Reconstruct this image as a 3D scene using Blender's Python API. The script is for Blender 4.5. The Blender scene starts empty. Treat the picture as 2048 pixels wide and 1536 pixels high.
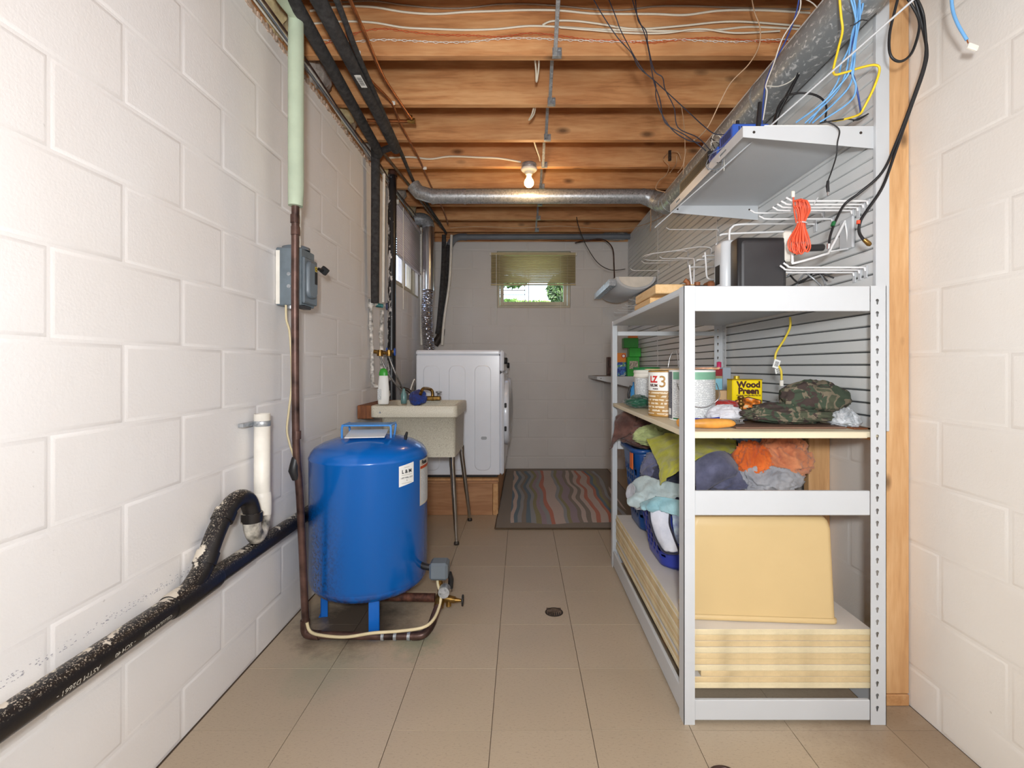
import bpy, math, random
from mathutils import Vector, Matrix, noise
random.seed(7)
S = bpy.context.scene
COL = S.collection
# ---------------------------------------------------------------- camera, world, lights, exposure
F, VX, VY, HC = 972.0, 1043.0, 733.0, 1.11
cam = bpy.data.cameras.new('camera'); cam.sensor_width = 36; cam.lens = F/2048*36
cam.shift_x = -(VX-1024)/2048; cam.shift_y = (VY-768)/2048
cam.clip_start = .02; cam.clip_end = 200
camo = bpy.data.objects.new('camera', cam); COL.objects.link(camo)
camo.location = (0, 0, HC); camo.rotation_euler = (math.radians(90), 0, 0)
S.camera = camo
S.view_settings.view_transform = 'Standard'; S.view_settings.look = 'None'
S.view_settings.gamma = 1; S.view_settings.use_curve_mapping = False
S.view_settings.exposure = 0.2
w = bpy.data.worlds.new('sky'); S.world = w; w.use_nodes = True
wn = w.node_tree; sk = wn.nodes.new('ShaderNodeTexSky'); sk.sky_type = 'NISHITA'
sk.sun_elevation = math.radians(48); sk.sun_rotation = math.radians(150); sk.sun_disc = False; sk.dust_density = 3
wn.links.new(sk.outputs[0], wn.nodes['Background'].inputs[0]); wn.nodes['Background'].inputs[1].default_value = 1.3

def area(name, loc, target, size, energy, color=(1, 1, 1), shape='DISK'):
    l = bpy.data.lights.new(name, 'AREA'); l.shape = shape; l.size = size; l.energy = energy; l.color = color
    o = bpy.data.objects.new(name, l); COL.objects.link(o); o.location = loc
    o.rotation_euler = (Vector(target)-Vector(loc)).to_track_quat('-Z', 'Y').to_euler()
    return o
area('flash_lamp', (.0, -.26, 1.30), (0.0, 3.2, 2.0), .15, 33, (.95, .98, 1))
area('added_fill_light', (.1, -1.0, 1.5), (0.1, 3.0, 1.7), 1.2, 16, (.95, .98, 1))  # soft fill added behind the camera, not a lamp of the room
bl = bpy.data.lights.new('bulb_light', 'POINT'); bl.energy = 5; bl.color = (1, .66, .32); bl.shadow_soft_size = .035
blo = bpy.data.objects.new('bulb_light', bl); COL.objects.link(blo); blo.location = (.057, 3.36, 2.37)

# ---------------------------------------------------------------- helpers
def P(px, py, d): return Vector(((px-VX)*d/F, d, HC-(py-VY)*d/F))

class MB:
    def __init__(s): s.v = []; s.f = []; s.sm = []; s.mi = []
    def add(s, vs, fs, smooth=False, mi=0):
        b = len(s.v); s.v += [Vector(p) for p in vs]
        s.f += [tuple(b+i for i in f) for f in fs]; s.sm += [smooth]*len(fs); s.mi += [mi]*len(fs); return s
    def box(s, x0, x1, y0, y1, z0, z1, b=0, mi=0, M=None):
        if x0 > x1: x0, x1 = x1, x0
        if y0 > y1: y0, y1 = y1, y0
        if z0 > z1: z0, z1 = z1, z0
        if b <= 0:
            vs = [(x, y, z) for x in (x0, x1) for y in (y0, y1) for z in (z0, z1)]
            fs = [(0, 1, 3, 2), (4, 6, 7, 5), (0, 4, 5, 1), (2, 3, 7, 6), (0, 2, 6, 4), (1, 5, 7, 3)]
        else:
            b = min(b, (x1-x0)*.49, (y1-y0)*.49, (z1-z0)*.49)
            vs = []; idx = {}
            X = (x0, x1); Y = (y0, y1); Z = (z0, z1); sg = (1, -1)
            for i in (0, 1):
                for j in (0, 1):
                    for k in (0, 1):
                        for a in range(3):
                            p = [X[i]+sg[i]*b, Y[j]+sg[j]*b, Z[k]+sg[k]*b]
                            p[a] = (X[i], Y[j], Z[k])[a]
                            idx[i, j, k, a] = len(vs); vs.append(tuple(p))
            g = lambda i, j, k, a: idx[i, j, k, a]
            fs = []
            for i in (0, 1): fs.append((g(i, 0, 0, 0), g(i, 1, 0, 0), g(i, 1, 1, 0), g(i, 0, 1, 0)))
            for j in (0, 1): fs.append((g(0, j, 0, 1), g(1, j, 0, 1), g(1, j, 1, 1), g(0, j, 1, 1)))
            for k in (0, 1): fs.append((g(0, 0, k, 2), g(1, 0, k, 2), g(1, 1, k, 2), g(0, 1, k, 2)))
            for i in (0, 1):
                for j in (0, 1): fs.append((g(i, j, 0, 0), g(i, j, 1, 0), g(i, j, 1, 1), g(i, j, 0, 1)))
            for i in (0, 1):
                for k in (0, 1): fs.append((g(i, 0, k, 0), g(i, 1, k, 0), g(i, 1, k, 2), g(i, 0, k, 2)))
            for j in (0, 1):
                for k in (0, 1): fs.append((g(0, j, k, 1), g(1, j, k, 1), g(1, j, k, 2), g(0, j, k, 2)))
            for i in (0, 1):
                for j in (0, 1):
                    for k in (0, 1): fs.append((g(i, j, k, 0), g(i, j, k, 1), g(i, j, k, 2)))
            # orient outward
            c = Vector(((x0+x1)/2, (y0+y1)/2, (z0+z1)/2)); o = []
            for f in fs:
                ps = [Vector(vs[t]) for t in f]; n = (ps[1]-ps[0]).cross(ps[2]-ps[0])
                m = sum(ps, Vector())/len(ps)
                o.append(f if n.dot(m-c) > 0 else f[::-1])
            fs = o
        if M is not None: vs = [M @ Vector(p) for p in vs]
        return s.add(vs, fs, False, mi)
    def tube(s, pts, r, seg=8, cap=True, sub=0, mi=0):
        pts = [Vector(p) for p in pts]
        rs = list(r) if isinstance(r, (list, tuple)) else [r]*len(pts)
        if sub and len(pts) > 2: pts, rs = crom(pts, rs, sub)
        n = len(pts); T = []
        for i in range(n):
            t = pts[min(i+1, n-1)]-pts[max(i-1, 0)]
            T.append(t.normalized() if t.length > 1e-9 else Vector((0, 0, 1)))
        a = Vector((0, 0, 1)) if abs(T[0].z) < .9 else Vector((1, 0, 0))
        u = T[0].cross(a).normalized(); vs = []
        for i in range(n):
            if i:
                ax = T[i-1].cross(T[i])
                if ax.length > 1e-7: u = Matrix.Rotation(T[i-1].angle(T[i]), 3, ax.normalized()) @ u
            u = (u-T[i]*u.dot(T[i])).normalized(); vv = T[i].cross(u)
            for k in range(seg):
                an = 2*math.pi*k/seg; vs.append(pts[i]+(u*math.cos(an)+vv*math.sin(an))*rs[i])
        fs = [(i*seg+k, i*seg+(k+1) % seg, (i+1)*seg+(k+1) % seg, (i+1)*seg+k) for i in range(n-1) for k in range(seg)]
        s.add(vs, fs, True, mi)
        if cap:
            s.add(vs[:seg], [tuple(range(seg))[::-1]], False, mi); s.add(vs[-seg:], [tuple(range(seg))], False, mi)
        return s
    def cyl(s, a, b, r, seg=16, mi=0): return s.tube([a, b], r, seg, True, 0, mi)
    def lathe(s, prof, c=(0, 0, 0), seg=32, mi=0, axis='z', a0=0, a1=2*math.pi, sx=1, sy=1):
        full = abs(a1-a0-2*math.pi) < 1e-6; m = seg if full else seg+1; vs = []
        for r, z in prof:
            for k in range(m):
                a = a0+(a1-a0)*k/seg; x, y = r*math.cos(a)*sx, r*math.sin(a)*sy
                p = (x, y, z) if axis == 'z' else ((z, x, y) if axis == 'x' else (y, z, x))
                vs.append((p[0]+c[0], p[1]+c[1], p[2]+c[2]))
        fs = []
        for i in range(len(prof)-1):
            for k in range(seg):
                k2 = (k+1) % m
                fs.append((i*m+k, i*m+k2, (i+1)*m+k2, (i+1)*m+k))
        return s.add(vs, fs, True, mi)
    def grid(s, G, smooth=True, mi=0, wrap=False):
        nu, nv = len(G), len(G[0]); vs = [p for row in G for p in row]
        fs = [(i*nv+j, i*nv+j+1, (i+1)*nv+j+1, (i+1)*nv+j) for i in range(nu-1) for j in range(nv-1)]
        return s.add(vs, fs, smooth, mi)
    def prism(s, poly, axis, a, b, mi=0):
        def pt(p, h): return (h, p[0], p[1]) if axis == 'x' else ((p[0], h, p[1]) if axis == 'y' else (p[0], p[1], h))
        n = len(poly); vs = [pt(p, a) for p in poly]+[pt(p, b) for p in poly]
        fs = [tuple(range(n))[::-1], tuple(range(n, 2*n))]+[(i, (i+1) % n, n+(i+1) % n, n+i) for i in range(n)]
        return s.add(vs, fs, False, mi)
    def mesh(s, name, mats, org=Vector()):
        me = bpy.data.meshes.new(name)
        me.from_pydata([tuple(p-org) for p in s.v], [], s.f)
        me.polygons.foreach_set('use_smooth', s.sm); me.polygons.foreach_set('material_index', s.mi)
        for m in (mats if isinstance(mats, (list, tuple)) else [mats]): me.materials.append(m)
        me.update(); return me
    def build(s, name, mats, parent=None, solid=0, fix=True):
        org = ORG.get(parent.name, Vector()) if parent else base_of(s.v)
        me = s.mesh(name, mats, org)
        if fix: fix_normals(me)
        o = bpy.data.objects.new(name, me); COL.objects.link(o)
        if parent: o.parent = parent; ORG[o.name] = org
        else: o.location = org; ORG[o.name] = org
        if solid:
            m = o.modifiers.new('thickness', 'SOLIDIFY'); m.thickness = solid; m.offset = 0
        return o
ORG = {}
def base_of(vs):
    xs = [p.x for p in vs]; ys = [p.y for p in vs]; zs = [p.z for p in vs]
    return Vector(((min(xs)+max(xs))/2, (min(ys)+max(ys))/2, min(zs)))
import bmesh
def fix_normals(me):
    bm = bmesh.new(); bm.from_mesh(me); bmesh.ops.recalc_face_normals(bm, faces=bm.faces); bm.to_mesh(me); bm.free()
def crom(pts, rs, sub):
    n = len(pts); op = []; orr = []
    for i in range(n-1):
        p0, p1, p2, p3 = pts[max(i-1, 0)], pts[i], pts[i+1], pts[min(i+2, n-1)]
        for k in range(sub):
            t = k/sub
            op.append(.5*((2*p1)+(p2-p0)*t+(2*p0-5*p1+4*p2-p3)*t*t+(3*p1-p0-3*p2+p3)*t**3)); orr.append(rs[i]*(1-t)+rs[i+1]*t)
    op.append(pts[-1]); orr.append(rs[-1]); return op, orr
def tag(o, label, cat, group=None, kind=None):
    if label: o['label'] = label
    if cat: o['category'] = cat
    if group: o['group'] = group
    if kind: o['kind'] = kind
    return o
def thing(name, label, cat, loc, group=None, kind=None):
    o = bpy.data.objects.new(name, None); COL.objects.link(o); o.location = loc; o.empty_display_size = .05
    ORG[o.name] = Vector(loc); return tag(o, label, cat, group, kind)
def link_copy(src, parent, off):
    c = src.copy(); COL.objects.link(c); c.parent = parent; c.location = Vector(src.location)+Vector(off); return c

# ---------------------------------------------------------------- materials
def srgb(r, g, b):
    f = lambda c: (c/255/12.92 if c/255 <= .04045 else ((c/255+.055)/1.055)**2.4)
    return (f(r), f(g), f(b), 1)
class NT:
    def __init__(s, name):
        s.m = bpy.data.materials.new(name); s.m.use_nodes = True; s.t = s.m.node_tree
        s.b = s.t.nodes['Principled BSDF']; s.tc = s.t.nodes.new('ShaderNodeTexCoord')
    def n(s, typ, **k):
        o = s.t.nodes.new(typ)
        for a, v in k.items():
            if a.startswith('i_'):
                key = a[2:].replace('_', ' '); o.inputs[key].default_value = v
            else: setattr(o, a, v)
        return o
    def l(s, a, b): s.t.links.new(a, b)
    def coord(s, scale=(1, 1, 1), rot=(0, 0, 0), world=False):
        mp = s.n('ShaderNodeMapping'); mp.inputs['Scale'].default_value = scale; mp.inputs['Rotation'].default_value = rot
        if world:
            g = s.n('ShaderNodeNewGeometry'); s.l(g.outputs['Position'], mp.inputs[0])
        else: s.l(s.tc.outputs['Object'], mp.inputs[0])
        return mp.outputs[0]
    def noise(s, vec, scale, detail=3, rough=.5, dist=0):
        o = s.n('ShaderNodeTexNoise'); s.l(vec, o.inputs['Vector']); o.inputs['Scale'].default_value = scale
        o.inputs['Detail'].default_value = detail; o.inputs['Roughness'].default_value = rough; o.inputs['Distortion'].default_value = dist
        return o.outputs['Fac']
    def ramp(s, fac, stops, const=False):
        o = s.n('ShaderNodeValToRGB'); s.l(fac, o.inputs[0]); e = o.color_ramp.elements
        while len(e) < len(stops): e.new(.5)
        for i, (p, c) in enumerate(stops): e[i].position = p; e[i].color = c if len(c) == 4 else (*c, 1)
        if const: o.color_ramp.interpolation = 'CONSTANT'
        return o.outputs[0]
    def mix(s, fac, a, b, mode='MIX'):
        o = s.n('ShaderNodeMix', data_type='RGBA', blend_type=mode)
        for v, i in ((fac, 0), (a, 6), (b, 7)):
            if hasattr(v, 'links') or hasattr(v, 'is_linked'): s.l(v, o.inputs[i])
            else: o.inputs[i].default_value = v
        return o.outputs[2]
    def math(s, op, a, b=0.0, c=None):
        o = s.n('ShaderNodeMath', operation=op)
        for i, v in enumerate((a, b) if c is None else (a, b, c)):
            if hasattr(v, 'is_linked'): s.l(v, o.inputs[i])
            else: o.inputs[i].default_value = v
        return o.outputs[0]
    def bump(s, h, strength=.3, dist=.01):
        o = s.n('ShaderNodeBump'); o.inputs['Strength'].default_value = strength; o.inputs['Distance'].default_value = dist
        s.l(h, o.inputs['Height']); s.l(o.outputs[0], s.b.inputs['Normal'])
    def col(s, c):
        if hasattr(c, 'is_linked'): s.l(c, s.b.inputs['Base Color'])
        else: s.b.inputs['Base Color'].default_value = c
        return s
    def pr(s, rough=.5, metal=0, **k):
        s.b.inputs['Roughness'].default_value = rough; s.b.inputs['Metallic'].default_value = metal
        for a, v in k.items(): s.b.inputs[a.replace('_', ' ')].default_value = v
        return s
def mat(name, rgb, rough=.5, metal=0, var=.06, vs=6, bump=0, bs=60, world=False, **k):
    t = NT(name); c = srgb(*rgb); v = t.coord(world=world); n = t.noise(v, vs, 4)
    d = tuple(x*(1-var*2.2) for x in c[:3])+(1,); u = tuple(min(1, x*(1+var)) for x in c[:3])+(1,)
    t.col(t.ramp(n, [(.3, d), (.7, u)])).pr(rough, metal, **k)
    if bump: t.bump(t.noise(v, bs, 3), bump, .004)
    return t.m
def painted_block(name, rgb, dirt):
    t = NT(name); v = t.coord(world=True); c = srgb(*rgb); n = t.noise(v, 1.6, 3); n2 = t.noise(v, 9, 4)
    a = t.mix(t.ramp(n, [(.35, (0, 0, 0)), (.75, (1, 1, 1))]), c, srgb(*dirt))
    sp = t.noise(v, 55, 2, .5)
    spk = t.ramp(sp, [(.0, (1, 1, 1)), (.245, (0, 0, 0))])
    a = t.mix(spk, a, srgb(150, 140, 132))
    t.col(a).pr(.62)
    f = t.noise(v, 130, 4, .6); g = t.math('ADD', t.math('MULTIPLY', f, .5), t.math('MULTIPLY', n2, 1.2)); t.bump(g, .2, .005)
    return t.m
def wood(name, rgbs, axis='x', scale=1, knots=True, rough=.6, dark=.5):
    t = NT(name); s = {'x': (.9, 9, 9), 'y': (9, .9, 9), 'z': (9, 9, .9)}[axis]
    v = t.coord(tuple(q*scale for q in s), world=True)
    n = t.noise(v, 2.2, 5, .6, .4); n2 = t.noise(v, 9, 3, .6, .2)
    f = t.math('ADD', t.math('MULTIPLY', n, .7), t.math('MULTIPLY', n2, .3))
    c = t.ramp(f, [(.3, srgb(*rgbs[0])), (.47, srgb(*rgbs[1])), (.62, srgb(*rgbs[2]))])
    big = t.noise(t.coord((1.2, 1.2, 1.2), world=True), 2.2, 3)
    c = t.mix(t.ramp(big, [(.42, (0, 0, 0)), (.75, (.55, .55, .55))]), c, srgb(*rgbs[0]))
    if knots:
        ks = {'x': (1.6, 3.4, 3.4), 'y': (3.4, 1.6, 3.4), 'z': (5, 5, 2.6)}[axis]
        vo = t.n('ShaderNodeTexVoronoi'); t.l(t.coord(ks, world=True), vo.inputs['Vector']); vo.inputs['Scale'].default_value = 1.9
        kf = t.ramp(vo.outputs['Distance'], [(.05, (1, 1, 1)), (.17, (0, 0, 0))])
        c = t.mix(t.math('MULTIPLY', kf, .8), c, tuple(x*dark*.5 for x in srgb(*rgbs[0])[:3])+(1,))
    t.col(c).pr(rough); t.bump(f, .25, .004); return t.m

M = {}
M['wallL'] = painted_block('painted_block_left', (240, 238, 237), (235, 230, 226))
M['wallR'] = painted_block('painted_block_right', (240, 236, 230), (234, 227, 218))
M['wallB'] = painted_block('painted_block_back', (222, 218, 214), (212, 207, 202))
# vinyl floor with dirt, a soot stain by the tank and green copper stain by the pipe
t = NT('vinyl_tile'); v = t.coord(world=True)
oi = t.n('ShaderNodeObjectInfo')
base = t.mix(oi.outputs['Random'], srgb(190, 172, 148), srgb(184, 166, 142))
sp = t.noise(t.coord((26, 60, 22), (0, 0, .5), world=True), 3.3, 4, .75)
base = t.mix(t.ramp(sp, [(.32, (.8, .8, .8)), (.46, (0, 0, 0))]), base, srgb(158, 140, 120))
bn = t.noise(v, 2.4, 4, .6)
base = t.mix(t.ramp(bn, [(.4, (0, 0, 0)), (.8, (.4, .4, .4))]), base, srgb(168, 154, 134))
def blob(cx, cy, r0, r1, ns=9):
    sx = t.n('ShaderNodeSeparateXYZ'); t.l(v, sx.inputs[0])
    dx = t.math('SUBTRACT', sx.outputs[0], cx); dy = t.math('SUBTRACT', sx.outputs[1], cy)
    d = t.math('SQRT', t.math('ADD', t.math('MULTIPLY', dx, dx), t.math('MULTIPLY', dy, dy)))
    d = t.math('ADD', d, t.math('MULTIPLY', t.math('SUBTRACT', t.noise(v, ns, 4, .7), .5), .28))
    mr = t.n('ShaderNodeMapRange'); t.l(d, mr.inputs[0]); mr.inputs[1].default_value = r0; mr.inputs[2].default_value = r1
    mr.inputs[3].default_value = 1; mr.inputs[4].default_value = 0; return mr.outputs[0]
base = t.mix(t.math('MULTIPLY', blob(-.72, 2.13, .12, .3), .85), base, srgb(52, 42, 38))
base = t.mix(t.math('MULTIPLY', blob(-.42, 1.95, .02, .12, 14), .4), base, srgb(86, 128, 104))
base = t.mix(t.math('MULTIPLY', blob(-.72, 1.78, .04, .2, 12), .22), base, srgb(110, 140, 116))
base = t.mix(t.math('MULTIPLY', blob(1.15, 1.45, .1, .35, 16), .45), base, srgb(120, 92, 66))
t.col(base).pr(.42); t.bump(bn, .1, .002); M['tile'] = t.m
M['subfloor'] = mat('floor_adhesive', (96, 78, 62), .9)
M['joist'] = wood('joist_lumber', [(162, 104, 62), (214, 152, 98), (230, 176, 122)], 'x')
M['stud'] = wood('stud_lumber', [(190, 140, 90), (216, 168, 116), (230, 188, 138)], 'z')
M['studx'] = wood('blocking_lumber', [(176, 124, 76), (206, 156, 104), (226, 182, 132)], 'y')
M['plank'] = wood('platform_plank', [(150, 102, 66), (176, 126, 86), (196, 148, 106)], 'x', 1, False)
M['pine'] = wood('pine_block', [(214, 170, 112), (232, 192, 136), (240, 206, 156)], 'y', 2, False)
M['darkwood'] = wood('dark_wood', [(88, 48, 22), (122, 70, 34), (150, 90, 48)], 'z', 2, False)
M['deck'] = wood('subfloor_deck', [(90, 60, 40), (120, 82, 52), (140, 100, 66)], 'x', 1, False)
M['white'] = mat('white_enamel', (206, 209, 212), .35, var=.015)
M['hookw'] = mat('white_wire', (240, 240, 240), .35, var=.01)
M['whiteshelf'] = mat('shelf_laminate', (222, 220, 214), .5, var=.02)
M['mdf'] = mat('board_core', (222, 198, 152), .8, var=.1, vs=14, bump=.3, bs=200)
M['mdf2'] = mat('board_core_pale', (231, 216, 178), .8, var=.08, vs=14, bump=.3, bs=200)
M['boardtop'] = mat('board_laminate', (226, 220, 212), .5, var=.03)
M['cream'] = mat('cream_laminate', (232, 220, 190), .5, var=.03)
M['slat'] = mat('slatwall_pvc', (226, 228, 228), .42, var=.02, vs=3)
M['slatback'] = mat('slatwall_groove', (74, 76, 78), .7)
M['blue'] = None
M['black'] = mat('black_plastic', (34, 34, 36), .45, var=.1)
M['foam'] = mat('black_foam', (62, 60, 60), .9, var=.25, vs=40, bump=.6, bs=120)
M['grey'] = mat('grey_enamel', (108, 118, 126), .4, var=.05)
M['green_ins'] = mat('green_foam', (188, 202, 178), .8, var=.05, vs=10, bump=.2)
M['copper'] = mat('aged_copper', (100, 74, 66), .4, .45, var=.35, vs=14)
M['copper2'] = mat('copper_tube', (170, 104, 60), .35, .7, var=.25, vs=14)
M['brass'] = mat('brass', (160, 124, 66), .35, .85, var=.3, vs=40)
M['steel'] = mat('bright_steel', (190, 190, 192), .25, .95, var=.08)
M['iron'] = mat('dark_iron', (70, 62, 56), .5, .5, var=.2)
M['pvc'] = mat('aged_white_pvc', (240, 235, 224), .45, var=.06, vs=12)
M['greypvc'] = mat('grey_conduit', (120, 126, 134), .5, var=.06)
M['redcap'] = mat('orange_red_rubber', (236, 84, 52), .4, var=.05)
M['chrome'] = mat('chrome_leg', (200, 200, 200), .18, 1, var=.05)
M['washer'] = mat('appliance_white', (234, 238, 246), .22, var=.01)
M['appgrey'] = mat('appliance_grey', (170, 174, 180), .3, var=.02)
M['label'] = mat('label_paper', (244, 244, 240), .5, var=.02)
M['ink'] = mat('black_ink', (24, 24, 26), .6)
M['redink'] = mat('red_ink', (206, 38, 36), .5)
M['goldink'] = mat('gold_ink', (178, 134, 66), .4, .1)
M['brownink'] = mat('brown_ink', (72, 30, 22), .5)
M['paleink'] = mat('pale_ink', (206, 202, 190), .6)
t = NT('galvanised'); v = t.coord(world=True)
vo = t.n('ShaderNodeTexVoronoi'); t.l(v, vo.inputs['Vector']); vo.inputs['Scale'].default_value = 95
t.col(t.mix(vo.outputs['Color'], srgb(150, 155, 160), srgb(196, 200, 204))).pr(.36, .6)
t.l(t.ramp(t.noise(v, 60, 3), [(.3, (.25, .25, .25)), (.7, (.5, .5, .5))]), t.b.inputs['Roughness']); M['galv'] = t.m
M['foil'] = mat('foil_duct', (200, 200, 204), .2, 1, var=.1)
t = NT('spangled_duct'); v = t.coord((1, .6, 1), world=True)
n = t.noise(v, 70, 2, .5, .8); c = t.ramp(n, [(.52, srgb(142, 147, 149)), (.60, srgb(162, 166, 168)), (.68, srgb(216, 218, 218))]); t.col(c).pr(.42, .2); M['duct'] = t.m
t = NT('black_pipe_painted'); v = t.coord(world=True)
sp = t.ramp(t.noise(v, 240, 2, .6), [(.58, (0, 0, 0)), (.62, (1, 1, 1))])
g = t.n('ShaderNodeNewGeometry'); sx = t.n('ShaderNodeSeparateXYZ'); t.l(g.outputs['Normal'], sx.inputs[0])
up = t.ramp(t.math('ADD', t.math('MULTIPLY', sx.outputs[2], .5), t.math('MULTIPLY', sx.outputs[0], -.12)), [(.12, (0, 0, 0)), (.4, (1, 1, 1))])
sp = t.math('MULTIPLY', sp, up)
pt = t.noise(v, 13, 4, .65); pa = t.ramp(t.math('ADD', pt, t.math('MULTIPLY', t.math('SUBTRACT', sx.outputs[2], sx.outputs[0]), .12)), [(.64, (0, 0, 0)), (.66, (1, 1, 1))])
c = t.mix(sp, srgb(30, 27, 27), srgb(190, 178, 160)); c = t.mix(pa, c, srgb(214, 204, 188)); t.col(c).pr(.38); t.bump(t.noise(v, 120, 2), .15, .002)
M['abs'] = t.m
t = NT('stack_streaked'); v = t.coord((1, 1, .35), world=True); g = t.n('ShaderNodeNewGeometry'); sx = t.n('ShaderNodeSeparateXYZ'); t.l(g.outputs['Normal'], sx.inputs[0])
q_ = t.math('ADD', t.noise(v, 34, 4, .7), t.math('MULTIPLY', sx.outputs[0], -.16)); pa = t.ramp(q_, [(.585, (0, 0, 0)), (.6, (1, 1, 1))])
t.col(t.mix(pa, srgb(26, 26, 30), srgb(206, 202, 200))).pr(.35); M['stack'] = t.m
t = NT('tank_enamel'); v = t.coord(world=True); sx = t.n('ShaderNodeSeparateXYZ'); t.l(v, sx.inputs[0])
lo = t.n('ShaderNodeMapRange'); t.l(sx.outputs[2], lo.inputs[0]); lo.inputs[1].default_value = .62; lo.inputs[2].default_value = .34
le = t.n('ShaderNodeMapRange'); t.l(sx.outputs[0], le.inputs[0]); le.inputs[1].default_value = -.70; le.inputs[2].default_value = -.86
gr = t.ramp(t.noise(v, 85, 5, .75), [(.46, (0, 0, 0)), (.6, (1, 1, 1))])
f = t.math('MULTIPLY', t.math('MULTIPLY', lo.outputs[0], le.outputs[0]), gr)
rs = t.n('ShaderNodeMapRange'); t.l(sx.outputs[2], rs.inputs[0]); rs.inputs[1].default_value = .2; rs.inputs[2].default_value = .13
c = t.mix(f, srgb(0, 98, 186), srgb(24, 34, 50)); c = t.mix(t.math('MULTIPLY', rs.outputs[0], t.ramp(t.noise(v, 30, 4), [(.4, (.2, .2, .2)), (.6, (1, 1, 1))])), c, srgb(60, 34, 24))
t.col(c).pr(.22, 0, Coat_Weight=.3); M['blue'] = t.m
M['blueplain'] = mat('blue_enamel', (20, 104, 196), .35, var=.06)
M['handle_blue'] = mat('handle_blue', (66, 140, 214), .35, var=.05)
t = NT('sink_composite'); v = t.coord(world=True); n = t.noise(v, 240, 3, .6)
c = t.ramp(n, [(.3, srgb(176, 168, 148)), (.5, srgb(214, 208, 190)), (.7, srgb(226, 221, 204))]); t.col(c).pr(.5); M['sink'] = t.m
def cloth(name, rgb, rgb2=None, vs=8, weave=320, rough=.95):
    t = NT(name); v = t.coord(); n = t.noise(v, vs, 4, .6)
    a = srgb(*rgb); b = srgb(*rgb2) if rgb2 else tuple(x*.78 for x in a[:3])+(1,)
    t.col(t.ramp(n, [(.35, b), (.6, a)])).pr(rough, 0, Sheen_Weight=.25)
    f = t.math('ADD', t.noise(v, weave, 2), t.math('MULTIPLY', t.noise(v, 22, 3), 1.6)); t.bump(f, .35, .004); return t.m
# rug
t = NT('striped_rug'); v = t.coord(); wv = t.noise(t.coord((1.4, 1.1, 1)), 2.4, 0)
sx = t.n('ShaderNodeSeparateXYZ'); t.l(v, sx.inputs[0])
xx = t.math('ADD', sx.outputs[0], t.math('MULTIPLY', t.math('SUBTRACT', wv, .5), .11))
idx = t.math('FLOOR', t.math('MULTIPLY', xx, 34.0)); wn_ = t.n('ShaderNodeTexWhiteNoise', noise_dimensions='1D'); t.l(t.math('ADD', idx, 40.5), wn_.inputs['W'])
c = t.ramp(wn_.outputs['Value'], [(0, srgb(110, 94, 72)), (.16, srgb(196, 172, 158)), (.34, srgb(188, 92, 48)), (.46, srgb(74, 98, 112)), (.58, srgb(132, 122, 60)), (.68, srgb(122, 104, 84)), (.82, srgb(142, 140, 140)), (.92, srgb(150, 124, 130))], True)
ay = t.math('ADD', t.math('ABSOLUTE', sx.outputs[1]), t.math('MULTIPLY', wv, .14)); inside = t.math('MULTIPLY', t.math('LESS_THAN', ay, .92), t.math('LESS_THAN', t.math('ABSOLUTE', sx.outputs[0]), .44))
c = t.mix(inside, srgb(116, 98, 76), c); t.col(c).pr(.98, 0, Sheen_Weight=.2); t.bump(t.math('ADD', t.noise(v, 260, 2), t.math('MULTIPLY', wn_.outputs['Value'], .5)), .5, .004); M['rug'] = t.m
def emis(name, rgb, st):
    t = NT(name); t.col(srgb(*rgb)); t.b.inputs['Emission Color'].default_value = srgb(*rgb); t.b.inputs['Emission Strength'].default_value = st; return t.m
t = NT('window_glass'); t.pr(.02, 0, Transmission_Weight=1.0, IOR=1.1); t.col((1, 1, 1, 1)); M['glass'] = t.m

def cable(name, label, pts, r, m, group=None, cat='cable', sub=6, seg=6):
    b = MB().tube([P(*p) for p in pts], r, seg, True, sub); o = b.build(name, m, fix=False); return tag(o, label, cat, group)

def curve_plate(outer, holes, thick):
    cu = bpy.data.curves.new('tmp', 'CURVE'); cu.dimensions = '2D'; cu.fill_mode = 'BOTH'; cu.extrude = thick/2
    for poly in [outer]+holes:
        sp = cu.splines.new('POLY'); sp.points.add(len(poly)-1); sp.use_cyclic_u = True
        for i, p in enumerate(poly): sp.points[i].co = (p[0], p[1], 0, 1)
    o = bpy.data.objects.new('tmp', cu); me = bpy.data.meshes.new_from_object(o)
    vs = [v.co.copy() for v in me.vertices]; fs = [tuple(p.vertices) for p in me.polygons]
    bpy.data.objects.remove(o); bpy.data.curves.remove(cu); bpy.data.meshes.remove(me); return vs, fs
def text_mesh(txt, size, thick=.0004, bold=0, align='CENTER', sx=1):
    cu = bpy.data.curves.new('tmp', 'FONT'); cu.body = txt; cu.size = size; cu.extrude = thick; cu.offset = bold; cu.align_x = align; cu.align_y = 'CENTER'; cu.resolution_u = 3
    o = bpy.data.objects.new('tmp', cu); me = bpy.data.meshes.new_from_object(o)
    vs = [Vector((v.co.x*sx, v.co.y, v.co.z)) for v in me.vertices]; fs = [tuple(p.vertices) for p in me.polygons]
    bpy.data.objects.remove(o); bpy.data.curves.remove(cu); bpy.data.meshes.remove(me); return vs, fs
def add_text(mb, txt, size, Mx, bold=0, align='CENTER', sx=1, mi=0):
    vs, fs = text_mesh(txt, size, .0003, bold, align, sx); mb.add([Mx @ v for v in vs], fs, False, mi)
def frame(o, x, y):
    x = Vector(x).normalized(); y = Vector(y).normalized(); z = x.cross(y)
    m = Matrix((x, y, z)).transposed().to_4x4(); m.translation = Vector(o); return m
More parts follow.
